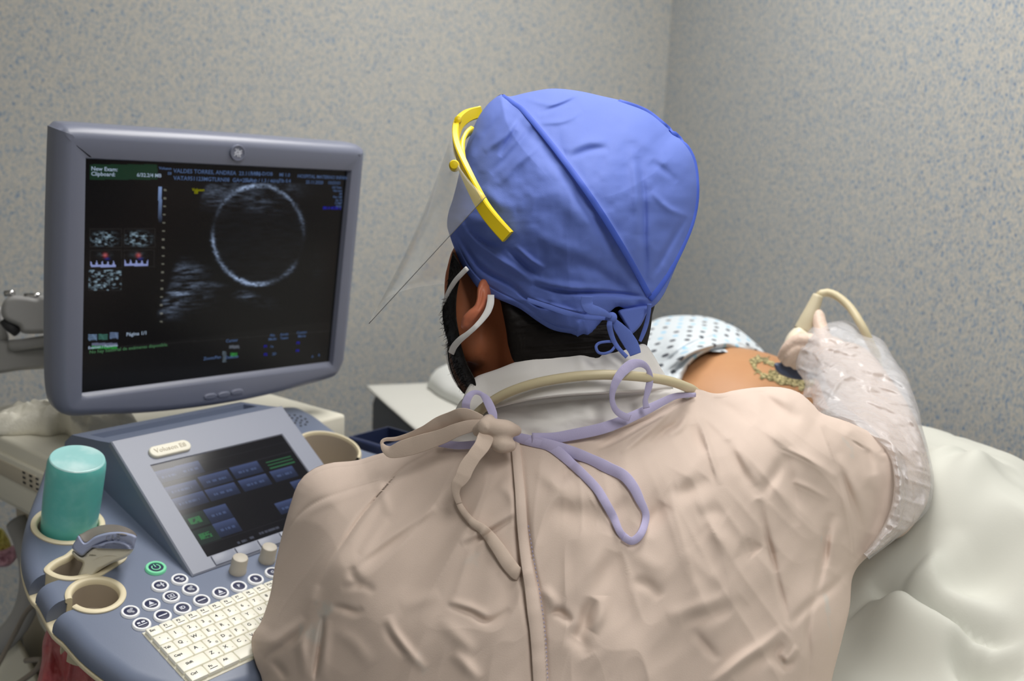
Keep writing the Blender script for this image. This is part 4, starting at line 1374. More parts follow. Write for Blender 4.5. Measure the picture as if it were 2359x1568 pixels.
g_out = [(1330, 800), (1380, 765), (1440, 748), (1490, 744), (1525, 731), (1570, 726), (1620, 728), (1662, 739), (1700, 757), (1735, 785), (1762, 813), (1745, 812), (1700, 803), (1660, 803), (1625, 812), (1595, 832), (1576, 860), (1562, 892), (1530, 910), (1440, 920), (1360, 880)]
g_z = TPS([(1330, 800, 1.72), (1440, 748, 1.80), (1525, 731, 1.78), (1620, 728, 1.72), (1700, 757, 1.60), (1762, 813, 1.54), (1660, 803, 1.45), (1576, 860, 1.38), (1440, 920, 1.44), (1560, 790, 1.50), (1630, 775, 1.49), (1480, 830, 1.58)])
g_cr = [([(1520, 850), (1560, 815), (1600, 790), (1650, 775), (1690, 772)], 6, -.020), ([(1510, 870), (1550, 838), (1590, 812), (1640, 797), (1690, 790), (1740, 806)], 5, .016),
        ([(1530, 880), (1565, 845), (1600, 815), (1660, 798)], 3.5, -.014), ([(1600, 745), (1660, 762), (1700, 785)], 9, -.010), ([(1560, 770), (1620, 755), (1680, 760)], 9, .008),
        ([(1500, 790), (1540, 770), (1580, 752)], 8, -.006), ([(1660, 778), (1700, 792), (1740, 808)], 4, -.012)]
gown2 = build('patient_gown', relief(g_out, (1560, 805), g_z, (26, .045), .16, n=420, m=120, extra=lambda x, y: crease_sum(x, y, [(c[0], c[1] * 1.15, c[2] * 1.3) for c in g_cr]) + .004 * fbm(x / 45, y / 30, 51, 3)), M_DOT, pat)
flat_uv(gown2, _R, -_D * 1.0 + _F * .25)

bod = fuse([ball(bp(.545, PB, .115), (.205, .162, .113), bax, 32, 20), limb([bp(.41, PB - .125, .105), bp(.50, PB - .185, .09), bp(.60, PB - .215, .078)], [.058, .056, .056]),
            limb([bp(.41, PB + .125, .105), bp(.50, PB + .185, .09), bp(.60, PB + .215, .078)], [.058, .056, .056])], .007, 6)
gb = build('gown_bodice', bod, M_DOT, pat)
flat_uv(gb, BF.ex, BF.ey)
M_BROWNHAIR = mat('dark_brown_hair', (46, 32, 26), 0.5, bump=(200, 0.8, 0.003))
build('hair', fuse([ball(bp(.175, PB, .150), (.105, .084, .088), bax, 28, 18), ball(bp(.135, PB, .175), (.072, .074, .074), bax, 24, 16)], .005, 4), M_BROWNHAIR, pat)

# gel smeared on the skin, wrapped on the belly surface
M_GELS = bpy.data.materials.new('bubbly_gel'); M_GELS.use_nodes = True
nt = M_GELS.node_tree; b_ = nt.nodes['Principled BSDF']; b_.inputs['Roughness'].default_value = .12
tc = nt.nodes.new('ShaderNodeTexCoord'); n_ = nt.nodes.new('ShaderNodeTexNoise'); n_.inputs['Scale'].default_value = 240; n_.inputs['Detail'].default_value = 3
nt.links.new(tc.outputs['Object'], n_.inputs['Vector'])
cr = nt.nodes.new('ShaderNodeValToRGB'); cr.color_ramp.elements[0].position = .42; cr.color_ramp.elements[0].color = srgb(96, 88, 50)
cr.color_ramp.elements[1].position = .62; cr.color_ramp.elements[1].color = srgb(206, 192, 140)
nt.links.new(n_.outputs[0], cr.inputs[0]); nt.links.new(cr.outputs[0], b_.inputs['Base Color'])
bmp = nt.nodes.new('ShaderNodeBump'); bmp.inputs['Distance'].default_value = .0016; nt.links.new(n_.outputs[0], bmp.inputs['Height']); nt.links.new(bmp.outputs[0], b_.inputs['Normal'])
M_TATTOO = None
dg = bpy.context.evaluated_depsgraph_get()
body2 = [c for c in pat.children if c.name.startswith('body')][0]
from mathutils.bvhtree import BVHTree
bm_ = bmesh.new(); bm_.from_mesh(body2.data)
bvh2 = BVHTree.FromBMesh(bm_); bm_.free()
off2 = wloc(body2)


def on_body(px, py, lift=0.0):
    o = CAM - off2; d = P(px, py, 1.0) - CAM; d = d / np.linalg.norm(d)
    h, n, i, dist = bvh2.ray_cast(Vector(o), Vector(d))
    if h is None: return None
    n = np.array(n); n = n if n @ d < 0 else -n
    return np.array(h) + off2 + n * lift


gel_v, gel_f, idx = [], [], {}
for gy in range(800, 930, 3):
    for gx in range(1710, 1900, 3):
        band = min(dist_line(np.array([float(gx)]), np.array([float(gy)]), np.array(l))[0][0] - w for l, w in (
            ([(1768, 829), (1745, 827), (1734, 836), (1740, 852), (1765, 868), (1800, 880), (1845, 890)], 9), ([(1760, 838), (1775, 835), (1790, 848)], 6), ([(1775, 862), (1830, 882), (1868, 884)], 9)))
        if band + 5 * vnoise(np.array([gx / 9.]), np.array([gy / 9.]), 3)[0] < 0:
            p = on_body(gx, gy, .0012)
            if p is not None: idx[(gx, gy)] = len(gel_v); gel_v.append(p)
for (x, y), i in idx.items():
    q = [idx.get((x, y)), idx.get((x + 3, y)), idx.get((x + 3, y + 3)), idx.get((x, y + 3))]
    if None not in q: gel_f.append(tuple(q))
if gel_f:
    top = np.array(gel_v); k_ = len(top)
    build('gel_smear', (top, gel_f), M_GELS, label='bubbly yellowish gel smeared on the bare belly beside the probe', cat='gel', kind='stuff')

# ------------------------------------------------------------------ the seated person with the probe
M_SKIN = mat('brown_skin', (168, 102, 68), 0.5, sub=0.12, spec=0.35, bump=(600, 0.1, 0.0004), vary=(14, (182, 112, 78), 0.45, 0.65))
M_EAR = mat('ruddy_ear_skin', (196, 118, 88), 0.45, sub=0.2, spec=0.35)
M_HAIR = mat('black_hair', (17, 13, 12), 0.62, spec=0.22, bump=(260, 0.35, 0.001))
M_CAP = mat('blue_nonwoven', (102, 124, 204), 0.75, spec=0.25, bump=(1500, 0.25, 0.0006))
M_CAPS = mat('blue_seam', (74, 102, 206), 0.7, spec=0.25)
M_GOWN = mat('washed_pink_beige_cotton', (212, 194, 182), 0.88, spec=0.2, bump=(1100, 0.2, 0.0006), vary=(16, (198, 196, 190), 0.68, 0.78))
M_LAV = mat('lavender_tape', (190, 184, 220), 0.85, spec=0.2, bump=(900, 0.2, 0.0006))
M_BEIGE = mat('beige_tie_cotton', (208, 190, 176), 0.88, spec=0.2, bump=(900, 0.2, 0.0006))
M_COAT = mat('white_coat_cotton', (232, 230, 228), 0.85, spec=0.2, bump=(900, 0.15, 0.0005))
M_WHITE = mat('white_elastic', (236, 236, 236), 0.7)
M_YELLOW = mat('yellow_plastic', (244, 214, 10), 0.4, spec=0.45)
M_GLOVE = mat('latex_glove', (222, 200, 184), 0.5, sub=0.1, bump=(170, 0.6, 0.002))

ph = 42.0
fwd = nrm(np.array([-math.sin(math.radians(ph)), math.cos(math.radians(ph)), -.16]))
upv = nrm(np.array([.03, .06, 1.0]) - fwd * (np.array([.03, .06, 1.0]) @ fwd))
lef = np.cross(upv, fwd)
HC = P(1245, 640, .90)


def hp(f, l, u): return HC + fwd * f + lef * l + upv * u


hax = np.array([fwd, lef, upv])
man = empty('person', (.06, .88, 0.0), 'seated person in a blue surgical cap and beige gown, seen from behind', 'person')

# gown surface
gown_z = TPS([(720, 1090, .90), (640, 1250, .90), (600, 1450, .86), (610, 1600, .83), (900, 1060, .86), (1190, 1090, .775), (1250, 1400, .715), (1250, 1750, .68), (950, 1350, .765),
              (1550, 1250, .735), (1700, 1150, .765), (1800, 1000, .825), (1650, 920, .845), (1800, 905, .88), (1930, 1020, .87), (2060, 1100, .93), (2000, 1230, .89), (1930, 1450, .80), (1880, 1650, .78),
              (1200, 1000, .80), (1420, 985, .795), (1560, 925, .825), (1040, 1035, .825), (1860, 1200, .82), (760, 1600, .79), (780, 1300, .80)])
gown_out = [(880, 1043), (950, 1030), (1010, 1017), (1065, 1030), (1120, 1008), (1180, 998), (1300, 1010), (1420, 980), (1500, 950), (1560, 918), (1600, 896), (1640, 905), (1665, 905), (1690, 899), (1740, 892), (1795, 891), (1840, 903),
            (1872, 930), (1895, 952), (1960, 974), (2040, 1015), (2090, 1062), (2108, 1140), (2090, 1200), (2040, 1255), (1990, 1290), (1964, 1330), (1957, 1400), (1938, 1480), (1916, 1568), (1905, 1660), (1890, 1800),
            (1600, 1880), (1250, 1900), (900, 1880), (640, 1800), (612, 1660), (604, 1568), (590, 1530), (580, 1490), (582, 1462), (602, 1430), (622, 1370), (634, 1300), (650, 1230), (668, 1165), (688, 1112), (718, 1082), (760, 1066), (820, 1060)]


def s8(*q): return [(560 + x / 2.7608, 1000 + y / 2.7608) for x, y in q]
def s5(*q): return [(1400 + x / 2.0104, 620 + y / 2.0104) for x, y in q]
def s4(*q): return [(820 + x / 2.6136, 800 + y / 2.6136) for x, y in q]
def s9(*q): return [(1500 + x / 3.2667, 850 + y / 3.2667) for x, y in q]
def s10(*q): return [(1250 + x / 3.1453, 1200 + y / 3.1453) for x, y in q]


GC = [  # (line, width, height)
    (s8((1100, 160), (1000, 230), (900, 340), (750, 520), (640, 680), (540, 830), (470, 1000), (440, 1100)), 5, -.0055), (s8((1090, 190), (920, 360), (770, 540), (660, 700)), 9, .004),
    (s8((900, 285), (620, 370), (450, 440), (340, 530), (270, 640)), 6, -.004), (s8((900, 300), (640, 390), (470, 460), (370, 540)), 9, .004),
    (s8((480, 960), (420, 1160), (372, 1320), (385, 1460), (400, 1560)), 9, .010), (s8((512, 1150), (490, 1330), (462, 1500), (455, 1568)), 5, -.012), (s8((540, 1180), (520, 1350), (500, 1560)), 9, .006),
    (s8((130, 1440), (330, 1290), (400, 1210), (460, 1060)), 7, -.009), (s8((110, 1380), (300, 1250), (390, 1170)), 10, .007), (s8((170, 1430), (240, 1500), (280, 1568)), 7, -.008),
    (s8((1230, 455), (960, 640), (690, 840)), 8, .0065), (s8((1220, 500), (960, 680), (720, 850)), 7, -.004), (s8((920, 540), (830, 640), (740, 760)), 8, .004), (s8((1380, 695), (1560, 590), (1740, 475)), 8, .006), (s8((1400, 710), (1580, 620), (1740, 520)), 6, -.005),
    (s8((1290, 1085), (1440, 1130), (1560, 1190), (1700, 1110)), 6, -.006), (s8((1300, 1060), (1440, 1105), (1560, 1160)), 8, .005), (s8((920, 1150), (960, 1260), (1060, 1390), (1160, 1500)), 8, .007), (s8((900, 1200), (940, 1290), (1040, 1420)), 7, -.005),
    (s8((560, 1090), (640, 1110), (720, 1130), (760, 1100)), 6, -.006), (s8((1250, 1170), (1380, 1300), (1480, 1400)), 12, .006), (s8((1330, 1380), (1420, 1470), (1500, 1568)), 10, .006), (s8((860, 280), (920, 480), (930, 520)), 8, .003),
    (s8((690, 840), (700, 900), (760, 960)), 8, -.005), (s8((620, 980), (760, 960), (840, 1010)), 7, -.004), (s8((1620, 300), (1720, 420), (1740, 600)), 9, .004), (s8((560, 1240), (700, 1320), (820, 1480)), 12, .006), (s8((1000, 1100), (1120, 1060), (1250, 1010)), 12, .004),
    # right of the placket
    (s4((1080, 700), (1150, 780), (1240, 840), (1300, 800)), 13, .010), (s4((1180, 930), (1300, 1000), (1440, 1010), (1500, 960)), 22, -.013), (s4((1150, 870), (1300, 900), (1450, 860)), 18, .006), (s4((1340, 660), (1240, 780), (1200, 820)), 9, -.007),
    (s4((1900, 330), (1780, 420), (1600, 520), (1460, 610), (1400, 650)), 7, -.008), (s4((1930, 350), (1800, 470), (1690, 560), (1590, 640)), 6, .007), (s4((1990, 370), (1930, 460), (1860, 500), (1760, 590)), 6, -.007), (s4((2000, 400), (1950, 480), (1880, 530)), 6, .006),
    (s4((2040, 390), (2090, 500), (2140, 650), (2195, 830)), 5, .0065), (s4((2070, 390), (2160, 470), (2260, 570)), 5, .005), (s4((2030, 460), (2060, 560), (2100, 640)), 8, -.006),
    (s4((1960, 760), (1880, 900), (1780, 1020), (1720, 1090)), 20, -.014), (s4((2120, 620), (1980, 800), (1870, 960)), 16, .008), (s4((1640, 900), (1560, 1000), (1520, 1130)), 12, -.007), (s4((1880, 840), (1960, 880), (2040, 830)), 14, -.008),
    (s9((590, 520), (640, 660), (740, 840), (810, 970)), 10, -.011), (s9((540, 480), (620, 560), (700, 720), (790, 880)), 9, .007), (s9((810, 970), (840, 1150), (890, 1350), (940, 1530)), 7, -.008), (s9((870, 1000), (900, 1180), (930, 1380)), 12, .006),
    (s9((1010, 640), (940, 780), (860, 900), (820, 980)), 10, -.009), (s9((1010, 600), (1040, 760), (1080, 960), (1100, 1180)), 8, -.006), (s9((980, 590), (1150, 660), (1300, 750), (1400, 830)), 7, .006), (s9((1060, 840), (1200, 900), (1340, 990)), 6, .005),
    (s9((1250, 350), (1320, 520), (1400, 760), (1460, 980), (1510, 1250), (1520, 1440)), 6, .008), (s9((1290, 420), (1360, 600), (1430, 800), (1490, 1020), (1530, 1260)), 6, -.009),
    (s9((1400, 640), (1500, 820), (1590, 1020), (1640, 1240)), 8, .007), (s9((1430, 780), (1500, 960), (1580, 1200)), 7, -.008), (s9((1500, 470), (1580, 540), (1640, 680), (1670, 800)), 10, -.016), (s9((1440, 420), (1560, 520), (1640, 620)), 7, .008), (s9((1560, 560), (1620, 720), (1640, 900)), 8, .006),
    (s9((1680, 880), (1700, 1080), (1660, 1240)), 7, -.006), (s9((1750, 700), (1790, 900), (1770, 1080)), 7, .006), (s9((1640, 1240), (1600, 1350), (1540, 1450)), 8, -.011), (s9((1300, 1500), (1320, 1250), (1360, 1080)), 8, -.009), (s9((1350, 1480), (1380, 1260), (1420, 1120)), 10, .006),
    (s9((760, 200), (840, 210), (940, 330), (1100, 400)), 12, -.010), (s9((470, 210), (640, 330), (760, 420)), 9, -.011), (s9((600, 150), (720, 200), (840, 330)), 12, .007), (s9((780, 150), (930, 200), (1080, 260), (1200, 330)), 10, .006), (s9((700, 230), (740, 330), (700, 400)), 12, -.007),
    (s9((860, 420), (960, 520), (1010, 600)), 10, .006), (s9((200, 900), (330, 880), (400, 800)), 16, -.010), (s9((100, 1010), (20, 1130), (-60, 1250)), 12, -.009), (s9((340, 1120), (470, 1080), (560, 1120)), 14, -.007), (s9((660, 1330), (760, 1360), (800, 1300)), 18, -.011), (s9((420, 1200), (560, 1300), (640, 1420)), 12, .006),
    # lower right
    (s10((1000, 720), (1200, 680), (1420, 600), (1470, 570)), 14, -.011), (s10((900, 700), (1100, 640), (1350, 540)), 13, .008), (s10((1750, 780), (1600, 900), (1450, 1000), (1300, 1120), (1200, 1200)), 9, .010), (s10((1770, 830), (1650, 950), (1500, 1060), (1400, 1160)), 12, -.014),
    (s10((1610, 40), (1660, 250), (1700, 420), (1760, 640), (1780, 740)), 5, -.007), (s10((2060, 40), (2040, 250), (1990, 500), (1975, 560)), 7, -.011), (s10((2230, 340), (2100, 480), (1990, 560), (1900, 640), (1780, 760)), 8, -.009), (s10((1960, 590), (1920, 800), (1930, 1000), (1900, 1200)), 6, -.007),
    (s10((380, 560), (320, 660), (300, 760), (240, 850)), 10, -.009), (s10((430, 540), (420, 680), (360, 800)), 10, .006), (s10((60, 650), (140, 670), (210, 740)), 7, -.008), (s10((160, 830), (260, 860), (330, 980)), 13, -.009), (s10((520, 220), (430, 430), (360, 560)), 13, -.008),
    (s10((1080, 780), (1180, 900), (1280, 1010)), 8, -.005), (s10((1740, 880), (1690, 980), (1780, 1040), (1860, 900)), 8, -.009), (s10((1740, 1010), (1800, 990), (1850, 900)), 6, .009), (s10((0, 480), (60, 560), (90, 660)), 9, .006), (s10((1480, 200), (1520, 190), (1560, 230)), 16, -.008), (s10((640, 440), (760, 460), (860, 560)), 10, -.005),
    (s10((1050, 200), (1150, 330), (1300, 480)), 11, .004), (s10((600, 160), (760, 300), (900, 350)), 14, .005),
    (s9((800, 140), (900, 250), (1010, 330), (1130, 390)), 10, -.012), (s9((560, 160), (660, 140), (760, 150)), 12, .006), (s9((880, 150), (980, 180), (1080, 260)), 10, .008),
    # stitched seams
    (s8((1110, 150), (1000, 230), (900, 340), (750, 520), (640, 680), (560, 800)), 1.6, -.0045), (s8((900, 285), (620, 370), (450, 440), (340, 530), (260, 660)), 1.6, -.0022),
    (s9((1250, 350), (1320, 520), (1400, 760), (1460, 980), (1510, 1250), (1520, 1440)), 1.6, -.004), (s9((340, 340), (400, 500), (460, 700), (500, 860)), 1.6, .002), (s8((510, 1160), (490, 1330), (462, 1500), (455, 1568)), 2.0, -.006),
    (s9((960, 590), (1150, 680), (1300, 770)), 2, -.002), (s9((1060, 860), (1200, 920), (1340, 1000)), 2, -.002), (s9((1520, 540), (1560, 570), (1600, 600)), 2, -.006), (s9((1720, 640), (1800, 610)), 2, -.004),
    # placket seam down the centre back
    ([(1174, 1008), (1180, 1070), (1186, 1130), (1190, 1200), (1196, 1280), (1208, 1370), (1222, 1460), (1230, 1600)], 5, -.006), ([(1196, 1010), (1204, 1070), (1210, 1140), (1216, 1220), (1228, 1300), (1244, 1380), (1254, 1460), (1262, 1600)], 4, -.004),
]


def gown_extra(x, y):
    h = crease_sum(x, y, [(c[0], c[1] * 1.4, c[2] * (.66 if c[1] < 11 else .40)) for c in GC])
    th = np.arctan2(x - 1330, y - 640); r = np.hypot(x - 1330, y - 640)
    rn = vnoise(th * 7.5 + r / 900, r / 330, 131); rn2 = vnoise(th * 15 - r / 700, r / 240, 141)
    h = h + ((1 - 2 * np.abs(rn)) * .0030 + (1 - 2 * np.abs(rn2)) * .0012) * np.clip((r - 300) / 350, 0, 1)
    h = h + .0030 * fbm((x + .6 * y) / 130, (y - .5 * x) / 260, 61, 2) + .0006 * fbm((x * .8 + .6 * y) / 40, (y * .8 - .6 * x) / 110, 71, 2)
    return h


NECK_L = np.array([(1040, 1020), (1120, 1008), (1180, 998), (1300, 1010), (1420, 980), (1500, 950), (1560, 918), (1590, 900)])


def gown_edge(x, y): return .007 + .048 * np.clip((dist_line(x, y, NECK_L)[0] - 20) / 190, 0, 1)


gown = build('gown', relief(gown_out, (1310, 1380), gown_z, (150, gown_edge), .11, n=760, m=240, extra=gown_extra, mb=6), M_GOWN, man)


def gz(x, y):
    """depth of the gown's outer face"""
    x = np.atleast_1d(np.asarray(x, float)); y = np.atleast_1d(np.asarray(y, float))
    D, _ = dist_line(x, y, spl(gown_out, 160, closed=True), True)
    t = np.clip(D / 150, 0, 1)
    return gown_z(x, y) + gown_edge(x, y) * (1 - np.sqrt(np.maximum(0, 1 - (1 - t) ** 2))) - gown_extra(x, y) * np.clip(D / 12, 0, 1)


# body: one continuous figure
pelvis = np.array([.05, .86, .56])
sh_r, el_r, wr_r = P(1690, 1070, .92), P(2040, 1125, 1.02), P(1945, 850, 1.245)
sh_l, el_l, wr_l = P(860, 1200, .98), P(760, 1450, 1.0), P(860, 1480, 1.10)


def hand_right(k):
    h = []
    kn = P(1885, 815, 1.27)
    h.append(limb([wr_r, P(1912, 825, 1.26), kn], [.026 * k, .034 * k, .030 * k]))
    h.append(limb([P(1905, 800, 1.25), P(1893, 765, 1.27), P(1884, 726, 1.285)], [.013 * k, .0115 * k, .0100 * k], 14))            # thumb side, up along the probe
    h.append(limb([P(1868, 786, 1.25), P(1838, 786, 1.262), P(1816, 802, 1.27), P(1804, 820, 1.28)], [.0125 * k, .0112 * k, .0102 * k, .0088 * k], 14))
    h.append(limb([P(1872, 806, 1.25), P(1846, 804, 1.258), P(1824, 818, 1.266), P(1814, 832, 1.276)], [.0125 * k, .0112 * k, .0100 * k, .0086 * k], 14))
    h.append(limb([P(1878, 824, 1.25), P(1858, 824, 1.258), P(1842, 832, 1.264), P(1834, 840, 1.272)], [.012 * k, .0106 * k, .0095 * k, .0082 * k], 14))
    h.append(limb([P(1888, 838, 1.25), P(1874, 840, 1.258), P(1862, 846, 1.266)], [.011 * k, .0094 * k, .0080 * k], 14))
    return h


ear_c = hp(-.008, .080, -.026)
pieces = [ball(hp(-.012, 0, .022), (.098, .076, .106), hax, 28, 18), ball(hp(.030, 0, -.045), (.064, .062, .085), hax, 24, 16), ball(hp(.042, 0, -.095), (.046, .052, .034), hax, 20, 14),
          limb([P(1074, 590, .885), P(1066, 650, .885), P(1070, 740, .885), P(1085, 800, .885)], [.016, .0185, .0185, .016]), limb([hp(.092, 0, -.012), hp(.112, 0, -.048)], [.009, .014]), ball(hp(.085, .032, -.01), (.012, .016, .010), hax), ball(hp(.085, -.032, -.01), (.012, .016, .010), hax),
          ball(hp(.086, 0, -.082), (.012, .024, .008), hax), ball(hp(.082, 0, -.112), (.016, .02, .014), hax),
          limb([hp(-.022, 0, -.045), hp(-.03, .0, -.11), P(1310, 985, .955)], [.058, .055, .062]),
          limb([P(1320, 1010, .96), P(1300, 1200, .95), P(1290, 1500, .90), pelvis + np.array([0, 0, .14])], [.065, .085, .085, .09]),
          limb([P(1310, 1060, .97), sh_r], [.05, .045]), limb([P(1310, 1060, .97), sh_l], [.05, .045]),
          limb([sh_r, el_r], [.042, .034]), limb([el_r, wr_r], [.034, .026]), limb([sh_l, el_l], [.042, .036]), limb([el_l, wr_l], [.038, .026]),
          ball(pelvis, (.15, .11, .11), None, 24, 16)] + hand_right(.74)
for s, kx in ((-1, -.03), (1, .20)):
    hip = pelvis + np.array([s * .085, .02, -.02]); knee = np.array([kx, 1.24, .56]); ank = np.array([kx, 1.22, .10])
    pieces += [limb([hip, knee], [.085, .056]), limb([knee, ank], [.054, .036]), limb([ank + np.array([0, -.03, -.05]), ank + np.array([0, .17, -.07])], [.038, .03])]
for k in range(4):
    pieces.append(limb([wr_l, wr_l + DF.ex * .06 + DF.ey * (k - 1.5) * .018, wr_l + DF.ex * (.11 - abs(k - 1.4) * .008) + DF.ey * (k - 1.5) * .02 - DF.en * .01], [.018, .010, .008], 12))
pieces.append(limb([wr_l, wr_l + DF.ex * .03 + DF.ey * .04, wr_l + DF.ex * .055 + DF.ey * .05], [.017, .011, .009], 12))
mbody = build('body', fuse(pieces, .0042, 6), M_SKIN, man)

# front and sleeves of the gown, and the trousers, wrapped round the body
M_TROUS = mat('white_trousers', (224, 224, 222), 0.85)
gfp = [limb([P(1315, 1085, .965), P(1300, 1220, .955), P(1290, 1500, .905), pelvis + np.array([0, 0, .10])], [.075, .103, .105, .115]),
       limb([P(1310, 1085, .97), sh_r], [.062, .056]), limb([P(1310, 1090, .97), sh_l], [.062, .056]), limb([sh_r, el_r], [.054, .044]), limb([sh_l, el_l], [.056, .050]), limb([el_l, wr_l - (wr_l - el_l) * .15], [.050, .040])]
build('gown_front', fuse(gfp, .007, 8), M_GOWN, man)
trp = [ball(pelvis, (.165, .125, .12), None, 24, 16)]
for s, kx in ((-1, -.03), (1, .20)):
    hip = pelvis + np.array([s * .085, .02, -.02]); knee = np.array([kx, 1.24, .56]); ank = np.array([kx, 1.22, .12])
    trp += [limb([hip, knee], [.098, .070]), limb([knee, ank], [.068, .055])]
build('trousers', fuse(trp, .009, 8), M_TROUS, man)

# ear: a shaped shell with lobe and rolled rim, seen from behind
ear_out = [(1062, 752), (1066, 731), (1078, 716), (1092, 704), (1098, 688), (1100, 664), (1108, 645), (1124, 640), (1136, 655), (1134, 680), (1127, 705), (1112, 728), (1096, 746), (1084, 757), (1072, 760)]
build('ear', relief(ear_out, (1100, 715), TPS([(1062, 752, .812), (1100, 664, .815), (1124, 640, .825), (1130, 690, .825), (1084, 757, .815), (1100, 710, .808)]), (12, .010), .012, n=120, m=24,
                    extra=lambda x, y: crease_sum(x, y, [([(1122, 655), (1118, 690), (1104, 720), (1082, 745)], 8, .004), ([(1108, 660), (1106, 690), (1094, 712)], 5, -.003)])), M_EAR, man, label='reddish ear below the cap')

# hair at the nape and temple
hair_out = [(1120, 660), (1150, 690), (1158, 720), (1166, 762), (1172, 800), (1190, 838), (1245, 850), (1330, 845), (1420, 830), (1480, 812), (1494, 780), (1502, 730), (1500, 680), (1400, 600), (1200, 600)]
hair_z = TPS([(1150, 690, .824), (1172, 800, .826), (1245, 830, .812), (1330, 820, .806), (1420, 800, .812), (1420, 745, .812), (1480, 790, .83), (1500, 720, .85), (1330, 740, .812), (1330, 690, .835), (1420, 700, .838), (1470, 690, .85), (1200, 640, .85), (1330, 620, .86)])
hair = build('hair', relief(hair_out, (1330, 725), hair_z, (30, .012), .05, n=260, m=60, extra=lambda x, y: .0010 * vnoise(x / 60 + y / 5.0, y / 3.2 + x / 40, 81) + .0006 * vnoise(x / 30, y / 2.0, 82)), M_HAIR, man)
beard_out = [(1040, 576), (1052, 590), (1062, 612), (1066, 622), (1056, 650), (1051, 680), (1050, 720), (1053, 755), (1060, 785), (1066, 815), (1078, 845), (1090, 868), (1090, 900), (1084, 900), (1070, 884), (1055, 860), (1047, 830), (1040, 800), (1030, 775), (1023, 745), (1020, 715), (1022, 690), (1029, 665), (1034, 640), (1036, 610)]


def strip_relief(out, zf, edge, back, **k):
    return relief(out, np.mean(spl(out, 200, closed=True), 0), zf, edge, back, **k)


beard_z = TPS([(1040, 580, .845), (1064, 620, .832), (1050, 700, .838), (1022, 700, .865), (1062, 790, .836), (1035, 790, .868), (1090, 870, .842), (1058, 866, .87), (1080, 897, .862)])
# band along the jaw: swept from its two edges
L_in = spl([(1062, 612), (1060, 640), (1054, 668), (1051, 700), (1052, 735), (1058, 770), (1066, 808), (1078, 842), (1092, 868), (1098, 890)], 60)
L_out = spl([(1043, 580), (1036, 612), (1031, 655), (1023, 690), (1019, 720), (1024, 760), (1036, 800), (1043, 835), (1058, 872), (1086, 900)], 60)
V_, F_ = [], []
rows_ = 9
for side in (0, 1):
    for j in range(rows_):
        t = j / (rows_ - 1)
        q = L_in * (1 - t) + L_out * t
        z = beard_z(q[:, 0], q[:, 1]) - (.008 * math.sin(math.pi * min(1, t * 1.0 + .12)) if side == 0 else -.02 - .03 * t) + .0012 * vnoise(q[:, 0] / 3, q[:, 1] / 9, 12)
        V_.append(P(q[:, 0], q[:, 1], z))
R2 = rows_ * 2
ordr = list(range(rows_)) + list(range(2 * rows_ - 1, rows_ - 1, -1))
for a in range(R2):
    r0, r1 = ordr[a], ordr[(a + 1) % R2]
    F_ += [(r0 * 60 + i, r0 * 60 + i + 1, r1 * 60 + i + 1, r1 * 60 + i) for i in range(59)]
F_ += [tuple(r * 60 for r in ordr)[::-1], tuple(r * 60 + 59 for r in ordr)]
beard = build('beard', (np.vstack(V_), F_), M_HAIR, man)
rs = np.random.RandomState(5)
hs = []
for i in range(520):
    t = rs.rand(); k_ = int(t * 59)
    u_ = rs.rand() ** .6
    q = L_in[k_] * (1 - u_) + L_out[k_] * u_
    z = float(beard_z(q[:1], q[1:2])[0]) - .006 * math.sin(math.pi * min(1, u_ + .1)) - .001
    dn = np.array([-.55, .8]) + rs.randn(2) * .45
    if t < .3: dn = np.array([-.1, 1.0]) + rs.randn(2) * .25
    dn /= np.linalg.norm(dn)
    ln = (5 + 14 * rs.rand() * (.35 + t)) * (1.0 if u_ > .6 else .6)
    p0 = P(q[0], q[1], z + .002); p1 = P(q[0] + dn[0] * ln * .55, q[1] + dn[1] * ln * .55, z - .0015); p2 = P(q[0] + dn[0] * ln + rs.randn() * 2.2, q[1] + dn[1] * ln + rs.randn() * 2, z + rs.randn() * .002)
    hs.append(tube(np.array([p0, p1, p2]), np.array([.00022, .00018, .00006]), 4))
build('beard_hairs', join(*hs), M_HAIR, beard, kind='stuff')

# surgical cap
cap_out = [(1030, 520), (1033, 490), (1042, 462), (1052, 425), (1060, 390), (1072, 345), (1086, 305), (1102, 270), (1122, 242), (1140, 226), (1156, 217), (1175, 222), (1215, 213), (1270, 204), (1330, 209), (1390, 222), (1440, 234), (1490, 254), (1530, 284), (1548, 306), (1578, 328), (1598, 360), (1608, 400),
           (1611, 445), (1603, 500), (1585, 548), (1565, 595), (1548, 636), (1530, 676), (1510, 702), (1488, 713), (1450, 714), (1424, 706), (1408, 716), (1384, 742), (1358, 779), (1342, 774), (1329, 784), (1319, 771), (1274, 760), (1240, 741), (1207, 717), (1188, 706), (1150, 690), (1118, 676), (1098, 660), (1082, 638), (1062, 608), (1048, 575), (1038, 548)]
cap_z = TPS([(1320, 470, .765), (1100, 520, .795), (1060, 560, .81), (1130, 300, .835), (1300, 260, .835), (1480, 320, .815), (1560, 450, .80), (1500, 600, .785), (1350, 740, .785), (1180, 680, .80), (1240, 600, .778), (1400, 560, .765), (1470, 690, .80)])
